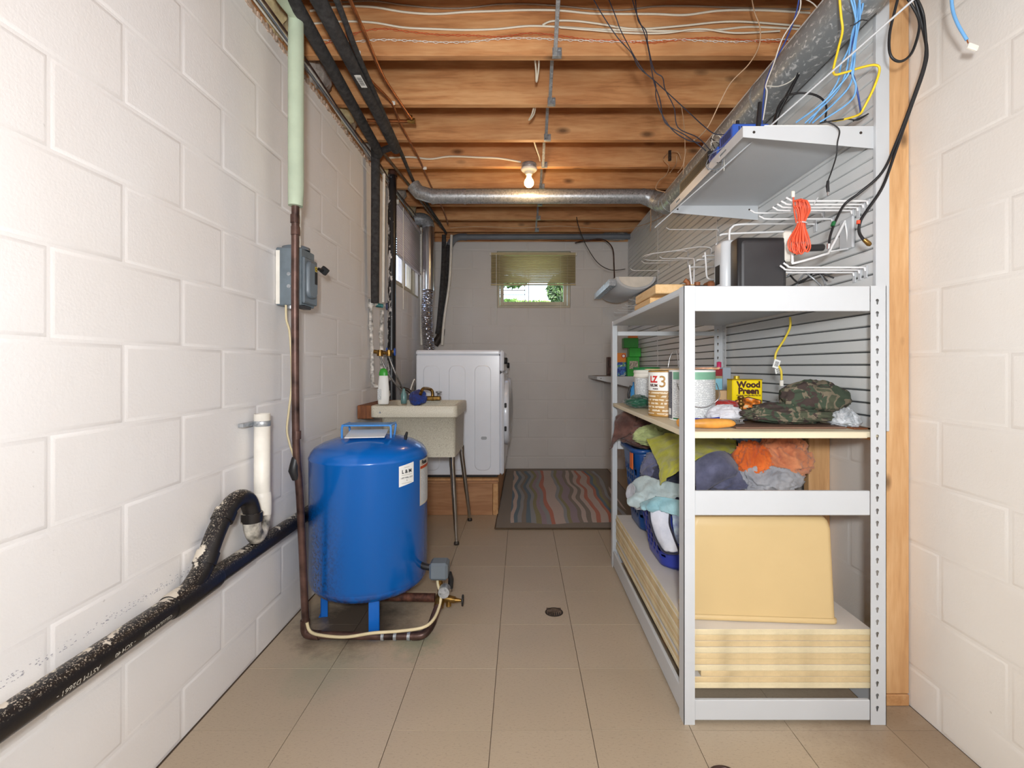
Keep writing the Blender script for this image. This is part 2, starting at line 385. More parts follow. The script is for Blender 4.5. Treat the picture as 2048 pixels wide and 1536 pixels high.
def text_cyl(mb, txt, size, c, r, z, ang, bold=0, sx=1, mi=0):
    vs, fs = text_mesh(txt, size, .0002, bold, 'CENTER', sx)
    out = []
    for v in vs:
        a = ang+v.x/r; out.append(Vector((c[0]+(r+v.z+.0004)*math.cos(a), c[1]+(r+v.z+.0004)*math.sin(a), z+v.y)))
    mb.add(out, fs, False, mi)
def ridged(p, o=3):
    v = 0; a = 1
    for i in range(o):
        v += a*(1-abs(noise.noise(p))*2.2); p = p*2.05+Vector((3.1, 1.7, 5.2)); a *= .5
    return v/1.75
def lump(c, rx, ry, rz, seed, amp=.22, fr=2.2, nu=64, nv=36, flat=.35, rot=0):
    """a crumpled garment heap: flattened ball with ridged folds"""
    b = MB(); G = []; sd = Vector((seed*7.3, seed*3.1, seed*1.7)); ca, sa = math.cos(rot), math.sin(rot)
    for j in range(nv+1):
        th = math.pi*j/nv; row = []
        for i in range(nu):
            ph = 2*math.pi*i/nu; n = Vector((math.sin(th)*math.cos(ph), math.sin(th)*math.sin(ph), math.cos(th)))
            q = Vector((n.x*fr*(.55 if seed % 2 else 1.1), n.y*fr, n.z*fr*(1.15 if seed % 2 else .6)))+sd; wv = Vector((noise.noise(q*.8), noise.noise(q*.8+Vector((9, 0, 0))), noise.noise(q*.8+Vector((0, 9, 0)))))
            k = 1+amp*(ridged(q+wv*1.1)-.55)+amp*.2*(ridged(q*2.4+wv*1.8)-.5)+.12*noise.noise(n*1.3+sd)
            x, y, z = n.x*rx*k, n.y*ry*k, n.z*rz*k
            if z < 0: z *= flat
            row.append(Vector((c[0]+x*ca-y*sa, c[1]+x*sa+y*ca, c[2]+z)))
        row.append(row[0].copy()); G.append(row)
    b.grid(G); return b
def patch(ctrl, seed, amp=.006, fr=14, sub=7, px=True):
    """cloth sheet through a grid of control points, wrinkled"""
    R = [[P(*p) if px else Vector(p) for p in row] for row in ctrl]
    rows = [crom(r, [0]*len(r), sub)[0] for r in R]
    cols = [crom([rows[i][j] for i in range(len(rows))], [0]*len(rows), sub)[0] for j in range(len(rows[0]))]
    nu, nv = len(cols), len(cols[0]); G = []
    sd = Vector((seed*5.1, seed*2.3, seed))
    for i in range(nu):
        row = []
        for j in range(nv):
            p = cols[i][j]; a = cols[min(i+1, nu-1)][j]-cols[max(i-1, 0)][j]; b_ = cols[i][min(j+1, nv-1)]-cols[i][max(j-1, 0)]
            n = a.cross(b_); n = n.normalized() if n.length > 1e-9 else Vector((0, -1, 0))
            q = p*fr+sd; row.append(p+n*amp*(ridged(q+Vector((noise.noise(q), 0, noise.noise(q*1.3)))*.8)-.5)*2)
        G.append(row)
    b = MB(); b.grid(G); return b
# ================================================================ SETTING
XL, XR, YB, YF, ZC = -1.01, 1.27, 5.26, -1.6, 2.51
# floor
b = MB(); b.box(XL-.2, XR+.2, YF-.1, YB+.2, -.12, -.004)
floor = b.build('floor', M['subfloor']); floor['kind'] = 'structure'
TS = .3048; x0 = -.0915-4*TS; y0 = 1.482-3*TS
me_t = {}
for i in range(9):
    for j in range(17):
        xa, xb = max(x0+i*TS, XL), min(x0+(i+1)*TS, XR); ya, yb = y0+j*TS, min(y0+(j+1)*TS, YB)
        if xb-xa < .02 or yb-ya < .02: continue
        if i == 5 and False: continue
        key = (round(xb-xa, 3), round(yb-ya, 3))
        if key not in me_t:
            g = .0011; m = MB(); m.box(g, xb-xa-g, g, yb-ya-g, -.004, 0); me_t[key] = m.mesh('floor_tile', M['tile'])
        o = bpy.data.objects.new('floor_tile', me_t[key]); COL.objects.link(o); o.parent = floor
        o.location = Vector((xa, ya, random.uniform(-.0003, .0003)))-ORG[floor.name]
# rest of floor behind camera plain tile slab
b = MB(); b.box(XL, XR, YF, y0, -.004, 0); b.build('floor_tile', M['tile'], floor)

def wall(name, m, axis, plane, out, u0, u1, zt, zoff, phA, phB, hole=None, ub0=None, thick=.2):
    """axis: 'x' = wall in a plane of constant x running along y"""
    def bx(b, a0, a1, z0, z1, d0, d1, bev=0):
        lo, hi = sorted((plane+out*d0, plane+out*d1))
        if axis == 'x': b.box(lo, hi, a0, a1, z0, z1, bev)
        else: b.box(a0, a1, lo, hi, z0, z1, bev)
    b = MB(); d = {'wall_left': .0019, 'wall_right': .0017, 'wall_back': .0034}[name]
    if hole:
        h0, h1, hz0, hz1 = hole
        bx(b, u0, h0, 0, zt, d, thick); bx(b, h1, u1, 0, zt, d, thick); bx(b, h0, h1, 0, hz0, d, thick); bx(b, h0, h1, hz1, zt, d, thick)
    else: bx(b, u0, u1, 0, zt, d, thick)
    wo = b.build(name, m); wo['kind'] = 'structure'
    W, Hh, J = .4064, .2032, .007; cache = {}
    k = -1
    while zoff+k*Hh < zt-.01:
        za, zb = max(zoff+k*Hh, 0), min(zoff+(k+1)*Hh, zt); k += 1
        if zb-za < .03: continue
        ph = phA if k % 2 == 0 else phB; a = ph-math.ceil((ph-ub0)/W)*W
        while a < u1-.01:
            s0, s1 = max(a, ub0), min(a+W, u1); a += W
            if s1-s0 < .03: continue
            rects = [(s0+J/2, s1-J/2, za+J/2, zb-(J/2 if zb < zt-.001 else 0))]
            if hole:
                nr = []
                for (p, q, r, s) in rects:
                    if q <= h0 or p >= h1 or s <= hz0 or r >= hz1: nr.append((p, q, r, s)); continue
                    if p < h0: nr.append((p, h0, r, s)); p = h0
                    if q > h1: nr.append((h1, q, r, s)); q = h1
                    if r < hz0: nr.append((p, q, r, hz0))
                    if s > hz1: nr.append((p, q, hz1, s))
                rects = [t for t in nr if t[1]-t[0] > .012 and t[3]-t[2] > .012]
            for (p, q, r, s) in rects:
                key = (round(q-p, 3), round(s-r, 3))
                if key not in cache:
                    # low block face with rounded shoulders
                    mb = MB(); Lx, Lz = q-p, s-r; e = .009; pr = [(0, d+.0001), (.0035, d*.45), (e, 0)]
                    rings = []
                    for (ins, dep) in pr:
                        rg = [(ins, ins), (Lx-ins, ins), (Lx-ins, Lz-ins), (ins, Lz-ins)]
                        rings.append([((out*dep, u, z) if axis == 'x' else (u, out*dep, z)) for (u, z) in rg])
                    vs = [v for rg in rings for v in rg]
                    fs = [(i*4+n, i*4+(n+1) % 4, (i+1)*4+(n+1) % 4, (i+1)*4+n) for i in range(2) for n in range(4)]
                    mb.add(vs, fs, True); mb.add(rings[-1], [(0, 1, 2, 3)], False)
                    me = mb.mesh('concrete_block', m); fix = me
                    bm = bmesh.new(); bm.from_mesh(me); bmesh.ops.recalc_face_normals(bm, faces=bm.faces)
                    f = max(bm.faces, key=lambda f: f.calc_area()); n = f.normal
                    want = Vector((-out, 0, 0)) if axis == 'x' else Vector((0, -out, 0))
                    if n.dot(want) < 0: bmesh.ops.reverse_faces(bm, faces=bm.faces)
                    bm.to_mesh(me); bm.free(); cache[key] = me
                o = bpy.data.objects.new('concrete_block', cache[key]); COL.objects.link(o); o.parent = wo
                j = random.uniform(-.0006, .0006)
                loc = Vector((plane+out*j, p, r)) if axis == 'x' else Vector((p, plane+out*j, r))
                o.location = loc-ORG[wo.name]
    return wo
LW = (3.86, 4.74, 1.775, 2.36)   # left window y0,y1,z0,z1
BW = (-.265, .53, 1.745, 2.36)   # back window x0,x1,z0,z1
wall('wall_left', M['wallL'], 'x', XL, -1, YF, YB, 2.46, .152, 1.04, 1.235, LW, .6)
wall('wall_right', M['wallR'], 'x', XR, 1, YF, YB, 2.46, .133, 1.475, 1.265, None, .6)
wall('wall_back', M['wallB'], 'y', YB, 1, XL-.2, XR+.2, 2.46, .133, -.34, -.13, BW, XL)
b = MB(); b.box(XL-.2, XR+.2, YF-.2, YF, 0, 2.5); b.build('wall_front', M['wallR'])['kind'] = 'structure'

# ceiling: deck with joists
b = MB(); b.box(XL-.2, XR+.2, YF-.2, YB+.2, 2.805, 2.84)
ceil = b.build('ceiling', M['deck']); ceil['kind'] = 'structure'
jm = None
for k in range(-9, 9):
    yr = 2.225+.4064*k
    if yr > YB-.04 or yr < YF: continue
    mb = MB(); mb.box(XL-.15, XR+.15, yr-.038, yr, ZC, 2.805, .002); mb.build('joist', M['joist'], ceil)
mb = MB(); mb.box(XL-.15, XR+.15, YB-.01, YB+.03, ZC, 2.805, .002); mb.build('rim_joist', M['joist'], ceil)
def sill(x0, x1, y0, y1, nm):
    mb = MB(); mb.box(x0, x1, y0, y1, 2.46, 2.51, .003); o = mb.build(nm, M['joist']); o['kind'] = 'structure'; return o
sill(XL-.16, XL-.012, YF, YB, 'trim_1'); sill(XR+.012, XR+.16, YF, YB, 'trim_2'); sill(XL, XR, YB+.012, YB+.16, 'trim_3')
# rim boards closing joist bays
mb = MB(); mb.box(XL-.19, XL-.152, YF, YB, 2.5, 2.805); mb.build('trim_4', M['joist'])['kind'] = 'structure'
mb = MB(); mb.box(XR+.152, XR+.19, YF, YB, 2.5, 2.805); mb.build('trim_5', M['joist'])['kind'] = 'structure'
# steel bridging straps between joists
cross = []
for k in range(-1, 8):
    yr = 2.225+.4064*k; yf = yr-.038
    if yr > 5.2: continue
    x = .151
    r = thing('bridging_strap', 'galvanised bridging strap under the '+['near unseen', 'first visible', 'second', 'third', 'fourth', 'fifth', 'sixth', 'seventh', 'last'][k+1]+' joist counted from the near end', 'strap', (x, yf, ZC), 'steel bridging straps down the middle of the joists')
    mb = MB(); p0 = Vector((x, yf-.002, ZC+.002)); p1 = Vector((x+.0, yf-.366, 2.735))
    d = (p1-p0); Lx = .0085
    q = [(-Lx, 0, .003), (-Lx, 0, -.006), (Lx, 0, -.006), (Lx, 0, .003)]
    vs = [p0+Vector(t) for t in q]+[p1+Vector(t) for t in q]
    mb.add(vs, [(0, 1, 2, 3), (7, 6, 5, 4), (0, 4, 5, 1), (1, 5, 6, 2), (2, 6, 7, 3), (3, 7, 4, 0)])
    mb.build('strap_bar', M['galv'], r)
    mb = MB(); mb.box(x-.012, x+.03, yf-.004, yf-.001, ZC-.002, ZC+.034, .001); mb.box(x-.012, x+.03, yf-.004, yf+.02, ZC-.003, ZC-.0005, .0005)
    mb.box(x+.012, x+.026, yf-.008, yf-.003, ZC+.018, ZC+.03, .002)
    mb.build('nailing_plate', M['galv'], r)

# insulation tufts in the left joist bays and back right
M['insul'] = cloth('fibreglass', (214, 196, 150), (168, 140, 96), 12, 60)
M['insulg'] = cloth('grey_fibreglass', (196, 186, 176), (130, 118, 106), 12, 60)
for k in range(-1, 8):
    yr = 2.225+.4064*k
    mb = lump((XL-.02, yr+.18 if yr < 5 else yr+.1, 2.56), .06, .15, .085, k+3, .45, 2.6, 30, 18, .8)
    o = mb.build('insulation_tuft', M['insul'] if k % 2 else M['insulg'])
    tag(o, 'fibreglass insulation tuft over the left wall in the '+['nearest', 'first visible', 'second', 'third', 'fourth', 'fifth', 'sixth', 'seventh', 'farthest'][k+1]+' joist bay', 'insulation', 'insulation tufts over the left wall')
mb = lump((1.0, 5.2, 2.5), .16, .05, .05, 31, .5, 2.6, 30, 18, .8)
tag(mb.build('insulation_tuft', M['insulg']), 'grey insulation scrap above the back wall beside the slatted panel', 'insulation')
# crumbling mortar/rough strip along left wall top
mb = MB()
for k in range(260):
    y = 1.2+k*.0155; h = random.uniform(.002, .012)
    mb.box(XL-.004, XL+random.uniform(.002, .01), y, y+random.uniform(.006, .016), 2.452-h, 2.462+h*.4)
o = mb.build('mortar_crumbs', mat('mortar_crumb', (205, 180, 160), .9, var=.3, vs=30)); tag(o, 'rough crumbled mortar edge along the top of the left wall', 'mortar', None, 'stuff')

# windows -----------------------------------------------------------
def window(name, axis, plane, out, u0, u1, z0, z1, wm):
    fr = thing(name, None, None, ((plane, (u0+u1)/2, z0) if axis == 'x' else ((u0+u1)/2, plane, z0)), None, 'structure')
    def bx(mb, a0, a1, b0, b1, d0, d1, bev=0):
        lo, hi = sorted((plane+out*d0, plane+out*d1))
        (mb.box(lo, hi, a0, a1, b0, b1, bev) if axis == 'x' else mb.box(a0, a1, lo, hi, b0, b1, bev))
    t, d0, d1 = .028, .03, .11; mb = MB()
    bx(mb, u0+.002, u0+t, z0+.002, z1-.002, d0, d1, .003); bx(mb, u1-t, u1-.002, z0+.002, z1-.002, d0, d1, .003)
    bx(mb, u0+t, u1-t, z0+.002, z0+t, d0, d1, .003); bx(mb, u0+t, u1-t, z1-t, z1-.002, d0, d1, .003)
    mb.build('window_frame', wm, fr)
    mb = MB(); s0, s1, q0, q1 = u0+t+.004, u1-t-.004, z0+t+.004, z1-t-.004; t2 = .04
    bx(mb, s0, s0+t2, q0, q1, .05, .085, .004); bx(mb, s1-t2, s1, q0, q1, .05, .085, .004)
    bx(mb, s0+t2, s1-t2, q0, q0+t2, .05, .085, .004); bx(mb, s0+t2, s1-t2, q1-t2, q1, .05, .085, .004)
    mb.build('sash', wm, fr)
    mb = MB(); bx(mb, s0+t2, s1-t2, q0+t2, q1-t2, .066, .07); mb.build('pane', M['glass'], fr)
    mb = MB(); bx(mb, u0+.002, u1-.002, z0+.0005, z0+.018, -.004, .03, .004); mb.build('window_sill', wm, fr)
    return fr
M['winf'] = mat('window_paint', (206, 196, 172), .5, var=.08)
window('window_1', 'y', YB, 1, BW[0], BW[1], BW[2], BW[3], M['winf'])
window('window_2', 'x', XL, -1, LW[0], LW[1], LW[2], LW[3], M['winf'])
mb = MB(); mb.box(XL-.045, XL-.02, 4.28, 4.31, 1.80, 2.33, .003); mb.build('meeting_rail', M['winf'], bpy.data.objects['window_2'])

def blinds(name, label, axis, plane, u0, u1, zt, zb, m, n, wand):
    r = thing(name, label, 'blinds', ((plane, (u0+u1)/2, zb) if axis == 'x' else ((u0+u1)/2, plane, zb)))
    o_ = ORG[r.name]
    sg = 1 if axis == 'x' else -1      # towards the room
    def bx(mb, a0, a1, z0, z1, d0, d1, bev=0):
        lo, hi = sorted((plane+sg*d0, plane+sg*d1))
        (mb.box(lo, hi, a0, a1, z0, z1, bev) if axis == 'x' else mb.box(a0, a1, lo, hi, z0, z1, bev))
    mb = MB(); bx(mb, u0, u1, zt-.028, zt, .004, .034, .002); mb.build('head_rail', m, r)
    for (a, b2) in ((u0-.014, u0+.004), (u1-.004, u1+.014)):
        mb = MB(); bx(mb, a, b2, zt-.032, zt+.003, .002, .038, .003); mb.build('mounting_bracket', M['pvc'], r)
    me = None; step = (zt-.034-(zb+.02))/n
    for i in range(n):
        z = zt-.04-i*step
        if me is None:
            mb = MB(); h = step*(.80 if axis == 'y' else .92); G = []
            for q in range(4):
                s = q/3; dz = h*(.5-s); dd = .024-.015*s+.003*math.sin(s*math.pi)
                G.append([((plane+sg*dd, uu, dz) if axis == 'x' else (uu, plane+sg*dd, dz)) for uu in (u0+.003, u1-.003)])
            mb.grid([[Vector(p) for p in row] for row in G], True); me = mb.mesh('slat', m, Vector((o_.x, o_.y, 0)))
        o = bpy.data.objects.new('slat', me); COL.objects.link(o); o.parent = r
        o.location = (0, 0, z-o_.z)
        md = o.modifiers.new('thickness', 'SOLIDIFY'); md.thickness = .0006
    mb = MB(); bx(mb, u0, u1, zb, zb+.014, .006, .032, .003); mb.build('bottom_rail', m, r)
    for uu in (u0+.09, u1-.09):
        mb = MB(); q = [((plane+sg*.02, uu, z) if axis == 'x' else (uu, plane+sg*.02, z)) for z in (zt-.02, zb)]
        mb.tube(q, .0011, 5); mb.build('ladder_cord', M['pvc'], r)
    uw, zw = wand; q = [((plane+sg*.042, uw, z) if axis == 'x' else (uw, plane+sg*.042, z)) for z in (zt-.02, zw)]
    mb = MB(); mb.tube(q, .0035, 6); mb.build('tilt_wand', M['pvc'], r)
    return r
M['blindb'] = mat('blind_tan', (206, 188, 142), .5, var=.03)
M['blindl'] = mat('blind_lilac', (214, 204, 208), .45, var=.02)
blinds('window_blinds', 'tan mini blinds half lowered over the small window in the back wall', 'y', YB, -.33, .585, 2.335, 1.985, M['blindb'], 17, (-.27, 1.55))
blinds('window_blinds', 'pale lilac mini blinds on the side window above the dryer', 'x', XL, 3.86, 4.86, 2.43, 2.0, M['blindl'], 20, (3.98, 1.58))
o = MB().tube([(.42, YB-.02, 2.3), (.425, YB-.012, 1.6)], .0012, 5).build('pull_cord', M['pvc'], bpy.data.objects['window_blinds'], fix=False)

dimmer = thing('added_window_dimmer', 'added grey corrugated screen dimming the side window from outside', 'window dimmer', (-2.1, 4.3, 1.55))  # invented screen, added to cut the sky light in the side window
mb = MB(); pts = []
for k in range(41):
    a = math.pi*k/40; rr = 1+.012*math.cos(k*math.pi); pts.append((-1.62-.62*rr*math.sin(a), 4.3-.75*rr*math.cos(a)))
mb.grid([[Vector((x, y, z)) for z in (1.55, 2.0, 2.5, 2.95)] for x, y in pts]); mb.build('dimmer_wall', mat('dimmer_grey', (150, 142, 132), .6, .2, var=.15), dimmer, solid=.004)
# ---- stud frame on the right
XS0, XS1 = 1.18, 1.267
fr = thing('trim_6', None, None, (1.22, 1.6, 0), None, 'structure')
for i, y in enumerate([1.587, 1.995, 2.40, 2.81, 3.21, 3.62, 4.03, 4.43, 4.84, 5.2]):
    mb = MB(); mb.box(XS0, XS1, y, y+.038, .04, 2.505, .003); mb.build('stud', M['stud'], fr)
mb = MB(); mb.box(XS0-.002, XS1, 1.586, 5.25, 0.0005, .038, .003); mb.build('bottom_plate', M['studx'], fr)
for y0_ in [1.625, 2.033]:
    mb = MB(); mb.box(XS0, XS1, y0_+.001, y0_+.369, .86, .898, .002); mb.build('blocking', M['studx'], fr)
# ---- slatted wall panels
XW = 1.15
segs = [(1.585, 2.86), (2.862, 4.10), (4.102, 5.255)]
labs = ['pale grey horizontal slatted wall panel nearest the bare wooden stud', 'middle pale grey slatted wall panel behind the wire loop hooks', 'far pale grey slatted wall panel reaching the back wall']
pitch = .0424; ns = 38; zt = .905+ns*pitch
for (ya, yb), lb in zip(segs, labs):
    r = thing('slatted_wall_panel', lb, 'wall panel', (XW+.01, (ya+yb)/2, .905), 'slatted wall panels on the stud frame')
    mb = MB(); mb.box(XW+.012, XS0-.001, ya, yb, .905, zt); mb.build('backing', M['slatback'], r)
    me = None
    for k in range(ns):
        if me is None:
            prof = [(XW+.012, 0), (XW+.0045, .0012), (XW+.0005, .0035), (XW, .007), (XW, pitch-.0052), (XW+.0012, pitch-.0042), (XW+.012, pitch-.0040)]
            mb = MB(); mb.add([Vector((p[0], y, p[1])) for y in (ya+.001, yb-.001) for p in prof],
                [(i, i+1, 7+i+1, 7+i) for i in range(6)]+[tuple(range(7)), tuple(range(13, 6, -1))])
            me = mb.mesh('slat', M['slat'], Vector((ORG[r.name].x, ORG[r.name].y, 0))); fix_normals(me)
        o = bpy.data.objects.new('slat', me); COL.objects.link(o); o.parent = r; o.location = (0, 0, k*pitch)
# edge trim at near end and seam strips
mb = MB(); mb.box(XW-.004, XS0+.010, 1.570, 1.586, .90, 2.505, .002); tag(mb.build('edge_trim', M['white']), 'white vertical edge strip capping the slatted panel beside the bare stud', 'edge strip')
for y in (2.861, 4.101):
    mb = MB(); mb.box(XW-.003, XW-.0003, y-.008, y+.008, .91, 2.5, .001); tag(mb.build('seam_strip', M['slat']), 'grey joint strip between the near and middle slatted panels' if y < 3 else 'grey joint strip between the middle and far slatted panels', 'seam strip')
# ---- floor drain
r = thing('floor_drain', 'round metal floor drain grate in the vinyl tiles', 'drain', (.147, 2.195, 0))
mb = MB(); mb.lathe([(.033, .0006), (.034, .003), (.039, .003), (.041, .0006)], (.147, 2.195, 0), 28); mb.build('drain_ring', M['iron'], r)
mb = MB(); mb.lathe([(0, .0009), (.034, .0009)], (.147, 2.195, 0), 24); mb.build('drain_cup', M['ink'], r, fix=False)
mb = MB()
for q in range(-3, 4):
    hw = math.sqrt(.034**2-(q*.0095)**2); mb.box(.147+q*.0095-.0028, .147+q*.0095+.0028, 2.195-hw, 2.195+hw, .001, .003)
mb.box(.147-.033, .147+.033, 2.195-.003, 2.195+.036, .0012, .0028); mb.build('grate', mat('drain_metal', (128, 108, 90), .5, .6, var=.3, vs=60), r)

# ---- outside
mb = MB(); mb.box(-14, 14, 5.48, 40, 1.55, 1.6); o = mb.build('ground_lawn', mat('lawn', (120, 150, 80), .95, var=.3, vs=2)); o['kind'] = 'structure'
mb = MB(); mb.box(-14, -1.26, -4, 5.478, 1.50, 1.55); o = mb.build('ground_side_yard', mat('side_gravel', (170, 170, 160), .95, var=.2, vs=6)); o['kind'] = 'structure'
leafm = cloth('hedge_leaf', (140, 178, 84), (52, 90, 34), 40, 60); leafd = cloth('dark_leaf', (84, 112, 60), (26, 44, 24), 40, 60)
def bush(x, y, z, r, n, m, label, seed, hgt=1):
    random.seed(seed); root = thing('shrub', label, 'shrub', (x, y, 1.6)); mb = MB()
    for i in range(n):
        a = random.uniform(0, 6.28); u = random.uniform(-1, 1); q = random.uniform(.5, 1)**.5*r; s = math.sqrt(1-u*u)
        c = Vector((x+q*s*math.cos(a), y+q*s*math.sin(a)*.5, z+q*u*hgt)); e = random.uniform(.05, .1)
        d1 = Vector((random.uniform(-1, 1), random.uniform(-1, 1), random.uniform(-1, 1))).normalized()*e; d2 = d1.cross(Vector((random.uniform(-1, 1), random.uniform(-1, 1), random.uniform(-1, 1)))).normalized()*e*.5
        mb.add([c-d1, c+d2, c+d1, c-d2], [(0, 1, 2, 3)])
    f = mb.build('foliage', m, root, fix=False); f['kind'] = 'stuff'
    mb = MB(); mb.tube([(x, y, 1.6), (x+.03, y, z)] if seed != 4 else [(x-2, y, 1.6), (x-1.9, y, 3.2), (x, y, z+.15)], .04, 6); mb.build('stem', M['iron'], root)
bush(-.35, 9.5, 2.32, .5, 900, leafm, 'light green bush low outside the back window', 1, .18)
bush(.35, 10, 2.34, .6, 1100, leafm, 'pale green hedge clump seen low through the back window', 2, .16)
bush(.72, 8.4, 2.42, .26, 900, leafd, 'dark leafy shrub at one side outside the back window', 3, 1.1)
bush(-.2, 9.0, 2.68, .32, 200, leafd, 'hanging leafy branch outside the back window', 4, .3)
random.seed(11)
r = thing('garden_fence', 'thin dark rail fence outside the back window', 'fence', (-.2, 8, 1.6))
for xx in (.05, .11):
    mb = MB(); mb.box(xx, xx+.015, 8, 8.03, 1.6, 2.8); mb.build('post', M['iron'], r)
for zz in (2.29, 2.36):
    mb = MB(); mb.box(-1.5, .06, 8.0, 8.02, zz, zz+.012); mb.build('rail', M['iron'], r)
# ================================================================ RIGHT SIDE: shelving unit
UX0, UX1, UY0, UY1, UH = .503, 1.130, 1.505, 2.73, 1.36
unit = thing('shelving_unit', 'white boltless steel shelving unit with keyhole posts and two shelves', 'shelf', ((UX0+UX1)/2, (UY0+UY1)/2, 0))
def keyhole(cx, cy, r=.0042):
    pts = []
    for k in range(9):
        a = math.radians(-50+k*35); pts.append((cx+r*1.25*math.cos(a), cy+r*.9+r*1.25*math.sin(a)))
    pts += [(cx-r*.55, cy-r*1.6), (cx-r*.2, cy-r*2.1), (cx+r*.3, cy-r*2.1), (cx+r*.6, cy-r*1.6)]
    return pts
def post(x, y, sx, sy, wx, wy, holes=True):
    """angle post, corner at (x,y), flanges run sx, sy"""
    hs = [keyhole(wx*.58, .05+.0382*k) for k in range(34) if .05+.0382*k < UH-.02] if holes else []
    mb = MB(); vs, fs = curve_plate([(0, 0), (wx, 0), (wx, UH), (0, UH)], hs, .002)
    mb.add([Vector((x+sx*v.x, y+v.z+sy*.001, v.y)) for v in vs], fs)
    if not holes: hs = []
    else: hs = [keyhole(wy*.5, .05+.0382*k) for k in range(34) if .05+.0382*k < UH-.02]
    vs, fs = curve_plate([(0, 0), (wy, 0), (wy, UH), (0, UH)], hs, .002)
    mb.add([Vector((x+v.z+sx*.001, y+sy*v.x, v.y)) for v in vs], fs)
    return mb.build('post', M['white'], unit)
post(UX0, UY0, 1, 1, .034, .045, False); post(UX1, UY0, -1, 1, .048, .045)
post(UX0, UY1, 1, -1, .034, .045, False); post(UX1, UY1, -1, -1, .048, .045)
def beam(x0, x1, y0, y1, z0, z1, nm='beam'):
    mb = MB(); mb.box(x0, x1, y0, y1, z0, z1, .002); return mb.build(nm, M['white'], unit)
e = .0025
# end beams (front, back) and side beams
for y in (UY0+e, UY1-e-.012):
    beam(UX0+.034, UX1-.048, y, y+.012, 1.282, 1.360 if y < 2 else 1.306); beam(UX0+.034, UX1-.048, y, y+.012, .648, .724); beam(UX0+.034, UX1-.048, y, y+.012, .012, .075)
for x in (UX0+.003, UX1-.015):
    beam(x, x+.012, UY0+.045, UY1-.045, 1.342, 1.360); beam(x, x+.012, UY0+.045, UY1-.045, .012, .09)
beam(UX0+.004, UX1-.004, UY0+.02, UY1-.02, 1.338, 1.3585, 'top_shelf')
mb = MB(); mb.box(UX0+.034, UX1-.05, UY0+.012, UY0+.0145, .886, .904, .001); mb.box(UX0+.006, UX1-.004, UY0+.015, UY1-.015, .888, .906, .002); mb.build('middle_shelf', M['cream'], unit)
# small second unit end seen at back-left: far posts done above

# stacked boards
grp = 'laminated boards stacked on the unit floor'
z = .1; names = ['bottommost', 'second from the bottom', 'third from the bottom', 'fourth from the bottom', 'fifth from the bottom', 'sixth from the bottom', 'seventh from the bottom', 'eighth from the bottom', 'ninth from the bottom', 'topmost']
T = .0186
for k in range(10):
    dx = .04 if k == 2 else random.uniform(0, .004); mb = MB()
    x0, x1, y0, y1 = UX0+.02+dx, UX1-.03, UY0+.018+random.uniform(0, .003), UY1-.03
    mb.box(x0, x1, y0, y1, z, z+T-.0008, .0012)
    n0 = 0
    o = mb.build('laminated_board', [M['mdf'] if k % 3 else M['mdf2'], M['boardtop']])
    for p in o.data.polygons:
        if abs(p.normal.z) > .9: p.material_index = 1
    tag(o, f'{names[k]} of the ten cream-edged laminated boards stacked in the shelving unit', 'board', grp); z += T
ZB = z
for i, (x, y) in enumerate(((.62, 1.95), (1.0, 1.95), (.62, 2.6), (1.0, 2.6))):
    mb = MB(); mb.box(x-.05, x+.05, y-.04, y+.04, .0005, .0995, .002)
    tag(mb.build('wood_spacer', M['studx']), f'rough wood spacer block under the {["near aisle-side", "near wall-side", "far aisle-side", "far wall-side"][i]} corner of the stacked boards', 'wood block', 'spacer blocks under the boards')

# yellow upturned tote
t = thing('storage_tote', 'pale yellow plastic tote turned upside down on the stacked boards', 'storage box', (.76, 1.72, ZB))
def rrect(hx, hy, r, n=5):
    pts = []
    for cx, cy, a0 in ((hx-r, hy-r, 0), (-hx+r, hy-r, 90), (-hx+r, -hy+r, 180), (hx-r, -hy+r, 270)):
        for k in range(n+1):
            a = math.radians(a0+90*k/n); pts.append((cx+r*math.cos(a), cy+r*math.sin(a)))
    return pts
def loft(mb, secs, c, rot=0, mi=0, captop=True, capbot=False):
    ca, sa = math.cos(rot), math.sin(rot); rings = []
    for hx, hy, r, z in secs: rings.append([Vector((c[0]+x*ca-y*sa, c[1]+x*sa+y*ca, c[2]+z)) for x, y in rrect(hx, hy, r)])
    n = len(rings[0]); vs = [p for rg in rings for p in rg]
    mb.add(vs, [(i*n+k, i*n+(k+1) % n, (i+1)*n+(k+1) % n, (i+1)*n+k) for i in range(len(rings)-1) for k in range(n)], True, mi)
    if captop: mb.add(rings[-1], [tuple(range(n))], False, mi)
    if capbot: mb.add(rings[0], [tuple(range(n))[::-1]], False, mi)
M['yellow'] = mat('pale_yellow_plastic', (216, 188, 136), .45, var=.03, vs=3)
mb = MB(); c = (.779, 1.625, ZB+.0005); rt = math.radians(-4)
loft(mb, [(.233, .058, .02, .018), (.223, .052, .02, .30), (.215, .049, .02, .325), (.208, .042, .02, .334), (.196, .03, .015, .336)], c, rt); mb.build('tote_body', M['yellow'], t)
mb = MB(); loft(mb, [(.232, .058, .02, 0), (.238, .064, .022, .003), (.238, .064, .022, .013), (.233, .059, .02, .0175)], c, rt, 0, True, True); mb.build('tote_rim', M['yellow'], t)

